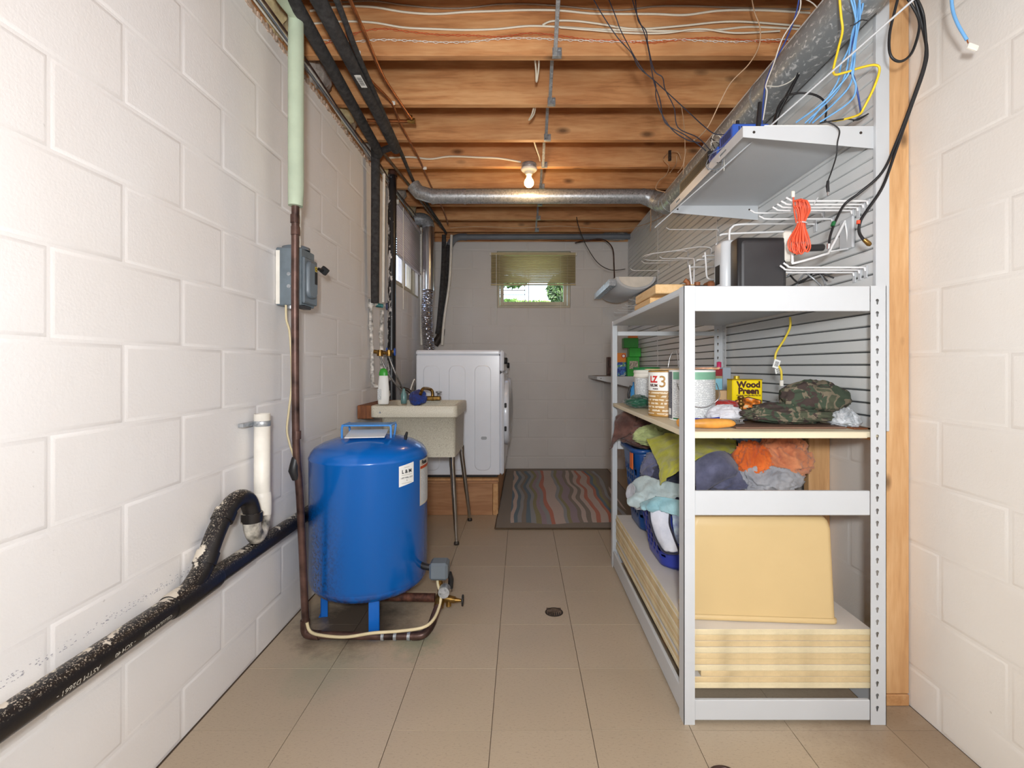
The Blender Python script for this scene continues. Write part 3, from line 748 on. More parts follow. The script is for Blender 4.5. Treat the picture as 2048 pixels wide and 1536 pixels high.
# laundry baskets
def basket(name, label, cx, cy, hx, hy, h, m, holes='x'):
    r = thing(name, label, 'laundry basket', (cx, cy, ZB))
    mb = MB(); N = 120; rows = 26; G = []
    def ring(s, z, rr=.06, n=N):
        pts = rrect(hx*s, hy*s, rr, 12); L = [0]
        for i in range(len(pts)): L.append(L[-1]+math.dist(pts[i], pts[(i+1) % len(pts)]))
        out = []
        for k in range(n):
            d = L[-1]*k/n; i = max(j for j in range(len(pts)) if L[j] <= d); t_ = (d-L[i])/(L[i+1]-L[i]+1e-9); a, b2 = pts[i], pts[(i+1) % len(pts)]
            out.append(Vector((cx+a[0]+(b2[0]-a[0])*t_, cy+a[1]+(b2[1]-a[1])*t_, z)))
        return out
    R = [ring(.84+.16*j/rows, ZB+.012+(h-.03)*j/rows) for j in range(rows+1)]
    vs = [p for q in R for p in q]; fs = []
    for j in range(rows):
        for k in range(N):
            p = R[j][k]; side = abs(p.x-cx) > hx*.80 or abs(p.y-cy) > hy*.86 and p.y > cy
            if side and 3 < j < rows-5 and (k+(2 if (j//3) % 2 else 0)) % 4 in (0, 1) and j % 3 != 2: continue
            fs.append((j*N+k, j*N+(k+1) % N, (j+1)*N+(k+1) % N, (j+1)*N+k))
    mb.add(vs, fs, True); mb.build('basket_wall', m, r, solid=.003)
    mb = MB(); q = ring(.84, ZB+.012); mb.add(q, [tuple(range(N))], False); q2 = ring(.78, ZB+.001); mb.add(q+q2, [(k, (k+1) % N, N+(k+1) % N, N+k) for k in range(N)], True); mb.add(q2, [tuple(range(N))], False); mb.build('basket_floor', m, r)
    mb = MB(); q = ring(1.0, ZB+h-.012); q3 = ring(1.05, ZB+h-.004); q4 = ring(1.055, ZB+h-.022); q0 = ring(1.0, ZB+h)
    rr = [q, q0, q3, q4]
    for ring_ in rr:
        for p in ring_: p.z += .03*max(0, (abs(p.x-cx)/hx-.55))*0+.0
    mb.add([p for a in rr for p in a], [(i*N+k, i*N+(k+1) % N, (i+1)*N+(k+1) % N, (i+1)*N+k) for i in range(3) for k in range(N)], True); mb.build('basket_rim', m, r, solid=.003)
    return r
M['navy'] = mat('navy_plastic', (16, 68, 130), .3, var=.04)
M['royal'] = mat('royal_blue_plastic', (44, 60, 158), .35, var=.04)
b1 = basket('laundry_basket', 'tall navy laundry basket with an orange tag at the far end of the boards', .80, 2.53, .245, .165, .42, M['navy'])
b2 = basket('laundry_basket', 'royal blue laundry basket overflowing with washing behind the yellow tote', .80, 2.085, .27, .16, .285, M['royal'])
mb = MB(); mb.box(.548, .5515, 2.40, 2.46, .60, .69, .001)
mb.build('price_tag', mat('orange_tag', (232, 110, 36), .5), b1)

# laundry
C = {}
C['brown'] = cloth('brown_knit', (120, 84, 74), (76, 48, 42)); C['ltgreen'] = cloth('pale_green_terry', (180, 190, 132), (150, 160, 104), 18)
C['yellow'] = cloth('chartreuse_towel', (184, 182, 58), (160, 158, 48), 20); C['slate'] = cloth('slate_blue_towel', (96, 98, 124), (70, 72, 96), 18)
C['grey'] = cloth('grey_linen', (176, 176, 180), (140, 142, 150)); C['teal'] = cloth('aqua_towel', (156, 196, 204), (120, 168, 180))
C['white'] = cloth('white_cotton', (222, 224, 234), (196, 200, 214)); C['mint'] = cloth('pale_mint_cotton', (190, 204, 204), (158, 176, 180))
C['purple'] = cloth('purple_cotton', (86, 66, 110), (56, 50, 90)); C['orange'] = cloth('orange_cotton', (232, 118, 48), (190, 84, 30))
C['peach'] = cloth('peach_cotton', (224, 150, 106), (190, 112, 76)); C['ltblue'] = cloth('light_blue_cotton', (160, 178, 204), (130, 148, 178))
C['navy'] = cloth('dark_navy_cloth', (54, 56, 78), (36, 38, 56)); C['mix'] = cloth('tie_dye_cotton', (196, 214, 216), (84, 92, 170), 9)
C['blackt'] = cloth('black_binding', (36, 36, 54))
def garment(nm, label, mb, m, solid=0, cat='clothes'):
    o = mb.build(nm, C[m] if m in C else M[m], None, solid, fix=not solid); return tag(o, label, cat)
def L(nm, label, x, y, z, rx, ry, rz, seed, m, amp=.28, fr=2.2, rot=0, flat=.5, cat='clothes'):
    return garment(nm, label, lump((x, y, z), rx, ry, rz, seed, amp, fr, 110, 60, flat, rot), m, 0, cat)
# filling of basket 1
L('shirt', 'brown knit shirt heaped on the tall navy basket', .68, 2.56, .745, .16, .13, .125, 1, 'brown')
L('shirt', 'dark brown shirt bunched behind the chartreuse towel in the tall basket', .86, 2.5, .725, .17, .14, .13, 2, 'brown')
L('washcloth', 'pale green washcloth crumpled on the front of the tall navy basket', .655, 2.40, .755, .098, .06, .066, 3, 'ltgreen', .3, 1.8)
# basket 2
L('towel', 'slate blue bath towel folded in a roll over the royal blue basket', .80, 1.90, .675, .145, .10, .10, 4, 'slate', .2, 1.6)
L('towel', 'slate blue towel corner bunched at the side of the royal basket', .60, 2.14, .64, .07, .09, .09, 5, 'slate', .25, 1.6)
L('shirt', 'dark navy clothing under the towels in the royal basket', .70, 2.06, .60, .16, .13, .11, 6, 'navy')
L('shirt', 'purple shirt poking out of the side of the royal basket', .585, 2.06, .575, .06, .08, .05, 7, 'purple')
L('shirt', 'white patterned shirt bunched behind the slate towel', .90, 2.12, .80, .09, .10, .065, 8, 'white')
L('shirt', 'light blue shirt crumpled beyond the orange one', .99, 2.06, .80, .12, .10, .075, 9, 'ltblue', .3)
L('shirt', 'bright orange shirt crumpled beside the slate roll towel', .885, 1.86, .735, .075, .07, .085, 10, 'orange', .34, 2.4)
L('shirt', 'peach coloured shirt crumpled at the end of the royal basket', 1.0, 1.87, .735, .105, .08, .115, 11, 'peach', .34, 2.4)
L('shirt', 'grey blue shirt tucked under the orange and peach shirts', .93, 1.83, .675, .12, .065, .075, 12, 'grey', .3)
L('sock', 'grey rolled sock high behind the towels under the shelf', .985, 2.3, .85, .05, .035, .028, 13, 'grey', .2, cat='sock')
L('trousers', 'dark grey trousers heaped at the back under the middle shelf', .97, 2.32, .80, .15, .11, .065, 14, 'navy', .25)
# draped pieces
mb = patch([[(1293, 878, 2.22), (1340, 868, 2.2), (1400, 868, 2.12), (1468, 874, 2.05)],
            [(1305, 905, 2.12), (1350, 892, 2.05), (1400, 885, 1.98), (1470, 905, 1.92)],
            [(1318, 935, 1.99), (1345, 925, 1.92), (1375, 915, 1.86), (1400, 918, 1.83)],
            [(1320, 970, 1.93), (1332, 958, 1.88), (1350, 944, 1.84), (1366, 934, 1.81)]], 3, .007, 15, 12)
garment('towel', 'chartreuse towel draped over the washing with a corner hanging down', mb, 'yellow', .005)
mb = patch([[(1283, 1008, 1.98), (1305, 996, 1.93), (1335, 995, 1.88), (1368, 1005, 1.84)], [(1284, 1018, 1.94), (1305, 1010, 1.9), (1335, 1012, 1.86), (1368, 1024, 1.82)], [(1300, 1016, 1.92), (1320, 1020, 1.88), (1340, 1026, 1.85), (1368, 1036, 1.82)]], 5, .008, 18)
garment('towel', 'aqua ribbed towel edge lying across the royal basket rim', mb, 'teal', .01)
mb = patch([[(1298, 1012, 1.93), (1315, 1006, 1.9), (1330, 1004, 1.88), (1343, 1010, 1.87)], [(1303, 1045, 1.9), (1316, 1040, 1.87), (1330, 1040, 1.86), (1340, 1045, 1.855)], [(1314, 1078, 1.89), (1324, 1074, 1.86), (1338, 1070, 1.85), (1348, 1074, 1.84)], [(1328, 1100, 1.885), (1336, 1103, 1.865), (1346, 1104, 1.85), (1358, 1103, 1.84)]], 7, .003, 9)
w_ = garment('washcloth', 'white cloth with black binding hanging over the royal basket rim', mb, 'white', .003)
ORG[w_.name] = w_.location.copy()
o = MB().tube([P(*q) for q in [(1298, 1014, 1.925), (1301, 1045, 1.893), (1312, 1078, 1.882), (1327, 1102, 1.875), (1345, 1107, 1.85), (1358, 1104, 1.835), (1348, 1074, 1.835), (1339, 1045, 1.848), (1343, 1010, 1.862)]], .004, 6, True, 5).build('binding', C['blackt'], w_, fix=False)
mb = patch([[(1343, 1012, 1.86), (1355, 1010, 1.85), (1372, 1012, 1.83)], [(1346, 1050, 1.85), (1358, 1050, 1.84), (1374, 1050, 1.82)], [(1352, 1085, 1.84), (1362, 1090, 1.835), (1378, 1095, 1.82)]], 9, .008, 22)
garment('shirt', 'mint and blue tie-dye shirt hanging beside the white bound cloth', mb, 'mix', .003)
mb = patch([[(1265, 962, 2.12), (1290, 950, 2.08), (1320, 960, 2.0), (1360, 968, 1.9)], [(1262, 985, 2.08), (1285, 975, 2.02), (1315, 985, 1.96), (1362, 985, 1.88)], [(1256, 1000, 2.04), (1278, 995, 2.0), (1310, 998, 1.94), (1350, 996, 1.88)], [(1275, 1018, 2.01), (1284, 1010, 1.98), (1305, 1000, 1.95), (1335, 1000, 1.9)]], 11, .012, 14)
garment('shirt', 'pale mint grey shirt spilling over the side of the royal basket', mb, 'mint', .003)
mb = patch([[(1256, 972, 2.1), (1262, 966, 2.08), (1270, 972, 2.05)], [(1254, 995, 2.07), (1264, 992, 2.05), (1272, 1000, 2.02)], [(1272, 1020, 2.03), (1279, 1020, 2.01), (1284, 1020, 1.98)]], 12, .006, 20)
garment('shirt', 'grey sleeve hanging between the two laundry baskets', mb, 'grey', .003)
mb = patch([[(1232, 835, 2.58), (1250, 822, 2.55), (1275, 838, 2.5)], [(1226, 870, 2.52), (1240, 862, 2.5), (1258, 868, 2.47)], [(1219, 900, 2.66), (1222, 895, 2.6), (1228, 880, 2.55)]], 15, .008, 14)
garment('shirt', 'brown shirt sleeve draped over the edge of the tall navy basket', mb, 'brown', .003)
# fold edge in the slate towel
mb = patch([[(1392, 990, 1.82), (1420, 975, 1.795), (1450, 958, 1.79), (1468, 952, 1.80)], [(1392, 955, 1.80), (1420, 942, 1.77), (1450, 928, 1.77), (1474, 945, 1.79)], [(1390, 925, 1.83), (1418, 908, 1.82), (1448, 905, 1.83), (1476, 930, 1.84)]], 17, .002, 10)
garment('towel', 'slate blue towel fold with a stitched hem facing the shelf beam', mb, 'slate', .008)

# ---------------------------------------------------------------- middle shelf goods, z = .906
ZM = .9065
def can(name, label, x, y, r, h, body, rim, cat='paint can'):
    o = thing(name, label, cat, (x, y, ZM)); mb = MB()
    mb.lathe([(0, .002), (r-.004, .002), (r-.001, 0), (r+.0012, .003), (r, .006), (r, h-.008), (r+.0015, h-.004), (r, h), (r-.004, h), (r-.005, h-.004)], (x, y, ZM), 40)
    mb.build('can_body', body, o); mb = MB(); mb.lathe([(r-.005, h-.003), (r-.009, h-.005), (r-.012, h-.002), (r-.03, h-.003), (0, h-.003)], (x, y, ZM), 40); mb.build('lid', rim, o); return o
def lab(parent, x, y, r, z0, z1, a0, a1, m, nm='label', d=.0006):
    mb = MB(); mb.lathe([(r+d, z0), (r+d, z1)], (x, y, ZM), 24, a0=math.radians(a0), a1=math.radians(a1)); return mb.build(nm, m, parent, fix=True)
def fineprint(name, rgb, ink, sx=110, sz=260):
    t = NT(name); v = t.coord(); s = t.n('ShaderNodeSeparateXYZ'); t.l(v, s.inputs[0])
    row = t.math('FRACT', t.math('MULTIPLY', s.outputs[2], sz)); r1 = t.math('GREATER_THAN', row, .5)
    n = t.noise(t.coord((sx, sx, sz*.5)), 1.6, 1); g = t.math('MULTIPLY', r1, t.math('GREATER_THAN', n, .42)); t.col(t.mix(t.math('MULTIPLY', g, .75), srgb(*rgb), srgb(*ink))).pr(.45); return t.m
M['print'] = fineprint('fine_print', (228, 230, 230), (120, 124, 130)); M['printdk'] = fineprint('fine_print_dark', (74, 76, 86), (150, 152, 160))
M['printgd'] = fineprint('fine_print_gold', (176, 134, 72), (238, 228, 206), 50, 70)
# primer can
cx, cy, cr = .600, 2.02, .070
k1 = can('paint_can', 'gold and white primer can marked 3 beside the white bucket', cx, cy, cr, .187, M['goldink'], M['steel'])
lab(k1, cx, cy, cr, .105, .180, 150, 300, M['label']); lab(k1, cx, cy, cr, .010, .104, 150, 300, M['printgd'])
mb = MB(); A = lambda deg: math.radians(deg)
text_cyl(mb, 'LZ', .036, (cx, cy), cr+.001, ZM+.150, A(210), .0016, .9); mb.build('lettering', M['redink'], k1)
mb = MB(); text_cyl(mb, 'NIUM', .016, (cx, cy), cr+.001, ZM+.126, A(210), .0005); text_cyl(mb, 'PRIMER', .008, (cx, cy), cr+.001, ZM+.112, A(218), .0002); mb.build('lettering', M['brownink'], k1)
mb = MB(); text_cyl(mb, '3', .066, (cx, cy), cr+.001, ZM+.140, A(243), .0004); mb.build('lettering', M['goldink'], k1)
# gallon
cx, cy, cr = .652, 1.86, .084
k2 = can('paint_can', 'large white paint can with a green band standing nearest the post', cx, cy, cr, .190, M['label'], M['steel'])
lab(k2, cx, cy, cr, .155, .183, 160, 360, mat('green_band', (124, 176, 148), .4, var=.05, vs=30)); lab(k2, cx, cy, cr, .012, .154, 160, 360, M['print'])
lab(k2, cx, cy, cr, .006, .184, 160, 196, M['printdk'], d=.0012); lab(k2, cx, cy, cr, .004, .185, 196, 199, M['label'], d=.0014)
lab(k2, cx, cy, cr, .006, .011, 160, 360, mat('green_base', (20, 110, 66), .4), d=.001)
lab(k2, cx, cy, cr, .020, .045, 172, 190, M['label'], 'barcode_patch', d=.0016)
pts = [(cx-cr*.86, cy-cr*.55, ZM+.14)]+[(cx-cr*.95*math.cos(a), cy-cr-.004-.01*math.sin(a), ZM+.14-.085*math.sin(a)) for a in [math.radians(q) for q in (25, 50, 75, 100, 125, 150)]]+[(cx+cr*1.02, cy-cr*.25, ZM+.14)]
MB().tube(pts, .0016, 6, True, 6).build('wire_handle', M['steel'], k2, fix=False)
# bucket
cx, cy = .635, 2.47
k3 = thing('plastic_bucket', 'white tapered plastic tub with a green lid and printed label', 'bucket', (cx, cy, ZM)); mb = MB()
mb.lathe([(0, .001), (.052, .001), (.055, .004), (.062, .15), (.065, .151), (.065, .156), (.0625, .157), (.063, .172), (.066, .173), (.066, .178), (.063, .179), (.064, .192)], (cx, cy, ZM), 36); mb.build('tub', M['pvc'], k3)
mb = MB(); mb.lathe([(.067, .186), (.068, .198), (.064, .200), (0, .199)], (cx, cy, ZM), 36); mb.build('lid', mat('green_lid', (30, 120, 62), .4), k3)
mb = MB(); mb.lathe([(.0575, .03), (.0628, .145)], (cx, cy, ZM), 24, a0=A(190), a1=A(300)); mb.build('label', M['print'], k3)
# extra wire handle standing up behind
tag(MB().tube([P(1336, 735, 2.15), P(1340, 715, 2.15), P(1348, 701, 2.15), P(1354, 706, 2.15), P(1357, 735, 2.15)], .0014, 6, True, 6).build('wire_bail', M['steel'], fix=False), 'thin steel bail handle standing up behind the paint cans', 'wire')
# stir sticks lying on cans
def stick(label, a, b_, w, t_, m, nm='stir_stick'):
    a, b_ = Vector(a), Vector(b_); x = (b_-a); Lh = x.length; mb = MB(); mb.box(0, Lh, -w/2, w/2, 0, t_, .001, M=frame(a, x, (0, 1, 0) if abs(x.normalized().y) < .9 else (-1, 0, 0))); return tag(mb.build(nm, m), label, 'stick')
stick('pale wooden stir stick lying across the two paint cans', (.50, 1.96, 1.0975), (.74, 1.83, 1.0995), .026, .003, M['pine'])
stick('brush handle stick with a copper ferrule on the large paint can', (.60, 1.80, 1.0995), (.76, 1.87, 1.101), .02, .007, mat('worn_stick', (222, 170, 140), .6, var=.3, vs=40), 'paint_stick')
# dark green gloves
C['dkgreen'] = cloth('dark_green_rubber', (22, 92, 66), (12, 60, 44), 10, 60, .5)
garment('glove', 'dark green rubber glove curled under the white tub', lump((.575, 2.40, ZM+.028), .062, .075, .035, 21, .3, 1.6, 48, 26, .8), 'dkgreen', 0, 'glove')
o = MB().tube([P(1257, 812, 2.45), P(1262, 795, 2.47), P(1272, 792, 2.45), P(1276, 805, 2.4)], .0025, 6, True, 6).build('wire_bail', M['white'], fix=False); tag(o, 'white rim edge of the dark green glove by the tub', 'cord')
t = thing('water_bottle', 'blue bottle with dark strap behind the white tub', 'bottle', tuple(P(1270, 800, 2.62).xy)+(ZM,))
mb = MB(); c = ORG[t.name]; mb.lathe([(0, 0.001), (.024, .001), (.025, .02), (.025, .085), (.012, .105), (.012, .12), (0, .12)], c, 20); mb.build('bottle_body', mat('blue_bottle', (60, 140, 200), .25), t)
mb = MB(); mb.tube([c+Vector((-.026, 0, .02)), c+Vector((-.036, 0, .05)), c+Vector((-.022, 0, .1))], .006, 8, True, 5); mb.build('strap', M['black'], t)
# Wood Preen can
Mx = Matrix.Translation((.885, 1.93, ZM)) @ Matrix.Rotation(math.radians(-3), 4, 'Z')
t = thing('polish_tin', 'flat yellow Wood Preen tin with a fireplace picture', 'tin', (.885, 1.93, ZM))
M['tiny'] = mat('tin_yellow', (244, 214, 20), .3, var=.02)
mb = MB(); mb.box(-.058, .058, -.03, .03, .0005, .152, .004, M=Mx); mb.build('tin_body', M['tiny'], t)
mb = MB(); mb.box(-.059, .059, -.031, .031, .150, .154, .002, M=Mx); mb.cyl(Mx @ Vector((-.03, 0, .153)), Mx @ Vector((-.03, 0, .166)), .011, 16); mb.build('tin_cap', mat('tin_gold', (190, 160, 40), .4, .4), t)
fz = -.0306; fm = lambda x, z: Mx @ frame((x, fz, z), (1, 0, 0), (0, 0, 1))
mb = MB(); add_text(mb, 'Wood', .033, fm(.004, .132), .0016, sx=1.02); add_text(mb, 'Preen', .033, fm(.004, .107), .0016, sx=1.02); add_text(mb, 'CLEANS WAXES PROTECTS', .0075, fm(.004, .090), .0003); mb.build('lettering', M['brownink'], t)
mb = MB(); mb.add([Mx @ Vector(p) for p in [(-.047, -.0304, .01), (.053, -.0304, .01), (.053, -.0304, .072), (.003, -.0304, .086), (-.047, -.0304, .072)]], [(0, 1, 2, 3, 4)]); mb.build('picture', M['brownink'], t)
mb = MB(); mb.add([Mx @ Vector(p) for p in [(-.043, -.0307, .012), (.049, -.0307, .012), (.049, -.0307, .070), (.003, -.0307, .082), (-.043, -.0307, .070)]], [(0, 1, 2, 3, 4)])
tt = NT('fireplace_print'); vv = tt.coord(); nz = tt.noise(vv, 42, 2); tt.col(tt.ramp(nz, [(.3, srgb(60, 28, 12)), (.45, srgb(170, 92, 32)), (.55, srgb(236, 124, 20)), (.68, srgb(240, 210, 160))])).pr(.35); mb.build('picture', tt.m, t)
# brass candlestick-like thing and small boxes
t = thing('brass_fitting', 'small brass fitting standing before the yellow tin', 'fitting', (.84, 1.86, ZM))
mb = MB(); mb.lathe([(0, .0), (.014, .001), (.015, .006), (.007, .012), (.006, .02), (.012, .026), (.013, .034), (.007, .038), (.007, .05), (.012, .053), (.011, .06), (0, .062)], (.84, 1.86, ZM+.03), 18); mb.build('fitting_body', M['brass'], t)
mb = MB(); mb.box(.825, .855, 1.845, 1.875, ZM, ZM+.03, .003); mb.build('base', M['brass'], t)
def carton(label, px0, px1, py0, y, dep, m, zbase=ZM, nm='carton', cat='box', h=None, extra=None):
    x0 = (px0-VX)*y/F; x1 = (px1-VX)*y/F; zt_ = HC-(py0-VY)*y/F; mb = MB(); mb.box(x0, x1, y, y+dep, zbase, zt_, .002); return tag(mb.build(nm, m), label, cat)
carton('plain tan cardboard box left of the yellow tin', 1438, 1482, 781, 1.98, .07, mat('cardboard', (206, 172, 132), .85, var=.08))
o = carton('red, tan and light blue picture box behind the large paint can', 1426, 1445, 736, 2.2, .05, mat('box_light_blue', (140, 200, 220), .5))
ORG[o.name] = o.location.copy()
mb = MB(); mb.box((1426-VX)*2.2/F+.001, (1445-VX)*2.2/F-.001, 2.1985, 2.1999, HC-(752-VY)*2.2/F, HC-(737-VY)*2.2/F); mb.build('picture', mat('box_red', (150, 34, 44), .5, var=.1), o)
mb = MB(); mb.box((1426-VX)*2.2/F+.001, (1445-VX)*2.2/F-.001, 2.1985, 2.1999, HC-(757-VY)*2.2/F, HC-(752-VY)*2.2/F); mb.build('picture', mat('box_tan', (170, 160, 120), .5, var=.2), o)
carton('pale grey plastic case behind the picture box', 1446, 1462, 735, 2.34, .05, mat('grey_clear', (170, 180, 192), .3))
t = thing('bottle', 'small white bottle with a pink cap behind the post', 'bottle', tuple(P(1438, 760, 2.4).xy)+(ZM,))
c = ORG[t.name]; mb = MB(); mb.lathe([(0, 0), (.016, 0), (.017, .01), (.017, .17), (.01, .19), (.008, .2)], c, 16); mb.build('bottle_body', M['white'], t); mb = MB(); mb.lathe([(.011, .198), (.011, .225), (0, .228)], c, 16); mb.build('bottle_cap', mat('pink_cap', (226, 60, 110), .4), t)
# cloths on shelf
C['red'] = cloth('red_leather', (176, 44, 38), (120, 24, 22)); C['whitec'] = cloth('white_cloth', (226, 224, 228), (190, 190, 198))
C['clear'] = cloth('bubble_wrap', (206, 210, 214), (150, 156, 160), 50, 140, .3)
def PM(px, py, d): return P(px, py, d)
garment('glove', 'red leather glove folded before the tan box', lump((.765, 1.86, ZM+.055), .062, .05, .022, 22, .35, 2, 48, 26, 1), 'red', 0, 'glove')
garment('cloth', 'white cloth bunched on the shelf right of the large paint can', lump((.735, 1.76, ZM+.02), .065, .06, .045, 23, .3, 2.0, 90, 50, .45), 'whitec', 0, 'cloth')
garment('cloth', 'white and blue striped cloth under the yellow tin', lump((.86, 1.82, ZM+.012), .10, .045, .022, 24, .2, 1.6, 48, 26, .6), 'ltblue', 0, 'cloth')
garment('bubble_wrap', 'clear bubble wrap crumpled beside the yellow tin', lump((1.03, 1.90, ZM+.02), .10, .06, .05, 25, .3, 3, 60, 30, .4), 'clear', 0, 'plastic wrap')
garment('bubble_wrap', 'clear plastic wrap lump under the camouflage hood near the post', lump((1.085, 1.64, ZM+.018), .045, .06, .045, 26, .3, 3, 60, 30, .4), 'clear', 0, 'plastic wrap')
# camouflage
t = NT('camouflage'); v = t.coord(); n1 = t.noise(v, 15, 2, .5, 1.2); n2 = t.noise(t.coord((1.1, .9, 1.3), (1, 2, 0)), 17, 2, .5, 1.2)
c = t.ramp(n1, [(0, srgb(62, 74, 58)), (.48, srgb(118, 108, 90)), (.57, srgb(78, 82, 64))], True); k = t.ramp(n2, [(0, (0, 0, 0)), (.56, (1, 1, 1))], True); c = t.mix(k, c, srgb(66, 54, 50)); t.col(c).pr(.95); t.bump(t.noise(v, 30, 3), .4, .006); C['camo'] = t.m
garment('jacket', 'camouflage jacket folded flat on the brown board', lump((.93, 1.69, ZM+.035), .165, .08, .042, 27, .3, 2.2, 90, 40, .7), 'camo', 0, 'jacket')
garment('jacket_hood', 'camouflage hood lying on top of the folded jacket', lump((1.015, 1.69, ZM+.083), .115, .075, .068, 28, .22, 1.4, 80, 40, .7, .0), 'camo', 0, 'hood')
mb = MB(); mb.box(.70, 1.06, 1.585, 1.78, ZM, ZM+.006, .001); tag(mb.build('hardboard_sheet', mat('brown_hardboard', (122, 92, 74), .7, var=.1)), 'thin brown hardboard sheet under the camouflage jacket', 'board')
mb = MB(); mb.box(1.075, 1.12, 1.57, 1.68, ZM, ZM+.005, .001); tag(mb.build('wood_scrap', M['darkwood']), 'thin brown wood scrap by the keyhole post', 'wood scrap')
t = thing('hand_saw_handle', 'worn orange wooden tool handle lying at the front of the shelf', 'tool', (.62, 1.59, ZM))
mb = MB(); pts = [(.485+.03, 1.60, ZM+.017), (.53, 1.60, ZM+.019), (.56, 1.59, ZM+.017), (.60, 1.585, ZM+.018), (.64, 1.585, ZM+.018), (.68, 1.59, ZM+.018), (.70, 1.6, ZM+.015)]
mb.tube(pts, [.012, .016, .013, .0165, .0165, .013, .006], 12, True, 5); mb.build('handle', mat('orange_wood', (226, 158, 70), .45, var=.15, vs=20), t)
mb = MB(); mb.tube([(.70, 1.60, ZM+.015), (.74, 1.62, ZM+.014)], [.006, .004], 8); mb.build('ferrule', M['steel'], t)
t = thing('scraper', 'navy handled wire brush lying before the large paint can', 'brush', (.70, 1.70, ZM))
mb = MB(); mb.tube([(.60, 1.72, ZM+.012), (.65, 1.70, ZM+.012), (.69, 1.69, ZM+.018)], [.010, .012, .011], 10, True, 5); mb.build('handle', M['royal'], t)
mb = MB()
for i in range(90): x = .70+random.uniform(0, .06); y = 1.68+random.uniform(-.012, .012); mb.tube([(x, y, ZM+.001), (x+random.uniform(-.004, .004), y, ZM+.022)], .0006, 4)
q = mb.build('bristles', M['steel'], t, fix=False); q['kind'] = 'stuff'
mb = MB(); mb.box(.695, .765, 1.667, 1.695, ZM+.02, ZM+.024, .001); mb.build('plate', M['steel'], t)

# ---------------------------------------------------------------- on top of unit (z=1.36)
ZT = 1.3605
def topbox(label, x0, x1, y0, y1, z0, z1, m, nm, cat, bev=.003):
    mb = MB(); mb.box(x0, x1, y0, y1, z0, z1, bev); return tag(mb.build(nm, m), label, cat)
topbox('lower sawn pine block on the shelving unit top corner', .535, .66, 2.02, 2.30, ZT, ZT+.037, M['pine'], 'wood_block', 'wood block')
topbox('upper sawn pine block on the shelving unit top corner', .53, .70, 1.92, 2.26, ZT+.038, ZT+.075, M['pine'], 'wood_block', 'wood block')
t = thing('plane_tool', 'old wood and iron hand plane lying behind the pine blocks', 'tool', (.66, 1.82, ZT))
mb = MB(); mb.box(.60, .712, 1.80, 1.85, ZT, ZT+.052, .008); mb.build('body', M['iron'], t)
mb = MB(); mb.tube([(.625, 1.825, ZT+.05), (.625, 1.825, ZT+.064), (.612, 1.825, ZT+.074)], .009, 10, True, 4); mb.tube([(.66, 1.825, ZT+.05), (.66, 1.825, ZT+.066)], .011, 12); mb.box(.69, .716, 1.795, 1.855, ZT+.01, ZT+.066, .006); mb.build('wooden_handle', M['darkwood'], t)
# white router standing and black drive box
t = thing('network_router', 'upright white rounded router beside the black box', 'router', (.73, 1.80, ZT))
mb = MB(); loft(mb, [(.028, .045, .02, 0.0005), (.030, .047, .022, .004), (.030, .047, .022, .195), (.026, .043, .02, .203), (.015, .035, .012, .206)], (.752, 1.79, ZT), 0, 0, True, True); mb.build('router_shell', M['white'], t)
mb = MB(); mb.box(.7212, .7225, 1.77, 1.81, ZT+.05, ZT+.12); mb.build('port_panel', M['ink'], t)
t = thing('media_box', 'black plastic box with a recessed front panel on the unit top', 'box', (.81, 1.68, ZT))
mb = MB(); loft(mb, [(.084, .028, .006, 0.0005), (.084, .028, .006, .188), (.080, .024, .006, .192)], (.824, 1.693, ZT), 0, 0, True, True); mb.build('case', M['black'], t)
mb = MB(); ou = rrect(.074, .087, .012); inn = rrect(.067, .080, .008); n = len(ou)
vs = [Vector((.828+x, 1.6645, ZT+.094+z)) for x, z in ou]+[Vector((.828+x, 1.6615, ZT+.094+z)) for x, z in inn]
mb.add(vs, [(k, (k+1) % n, n+(k+1) % n, n+k) for k in range(n)], True); mb.add(vs[n:], [tuple(range(n))]); mb.build('front_panel', mat('dark_grey_panel', (52, 51, 53), .5, var=.08, vs=12), t)
# cables behind the box
for i, (pts, m, lb) in enumerate([
    ([(1578, 548, 1.75), (1600, 566, 1.72), (1630, 545, 1.72), (1655, 562, 1.7)], 'black', 'black cable coiled on the unit top right of the black box'),
    ([(1575, 552, 1.68), (1598, 540, 1.7), (1625, 556, 1.7), (1642, 572, 1.68)], 'galv', 'grey cable looping right of the black box on the unit top'),
    ([(1577, 575, 1.66), (1602, 562, 1.7), (1640, 548, 1.7), (1668, 556, 1.68)], 'black', 'second black cable crossing the grey one on the unit top'),
    ([(1590, 574, 1.7), (1610, 548, 1.72), (1640, 550, 1.7), (1652, 574, 1.66)], 'galv', 'thick grey cable arching on the unit top near the hooks')]):
    cable('data_cable', lb, pts, .0032, M[m])
t = P(1656, 575, 1.62)
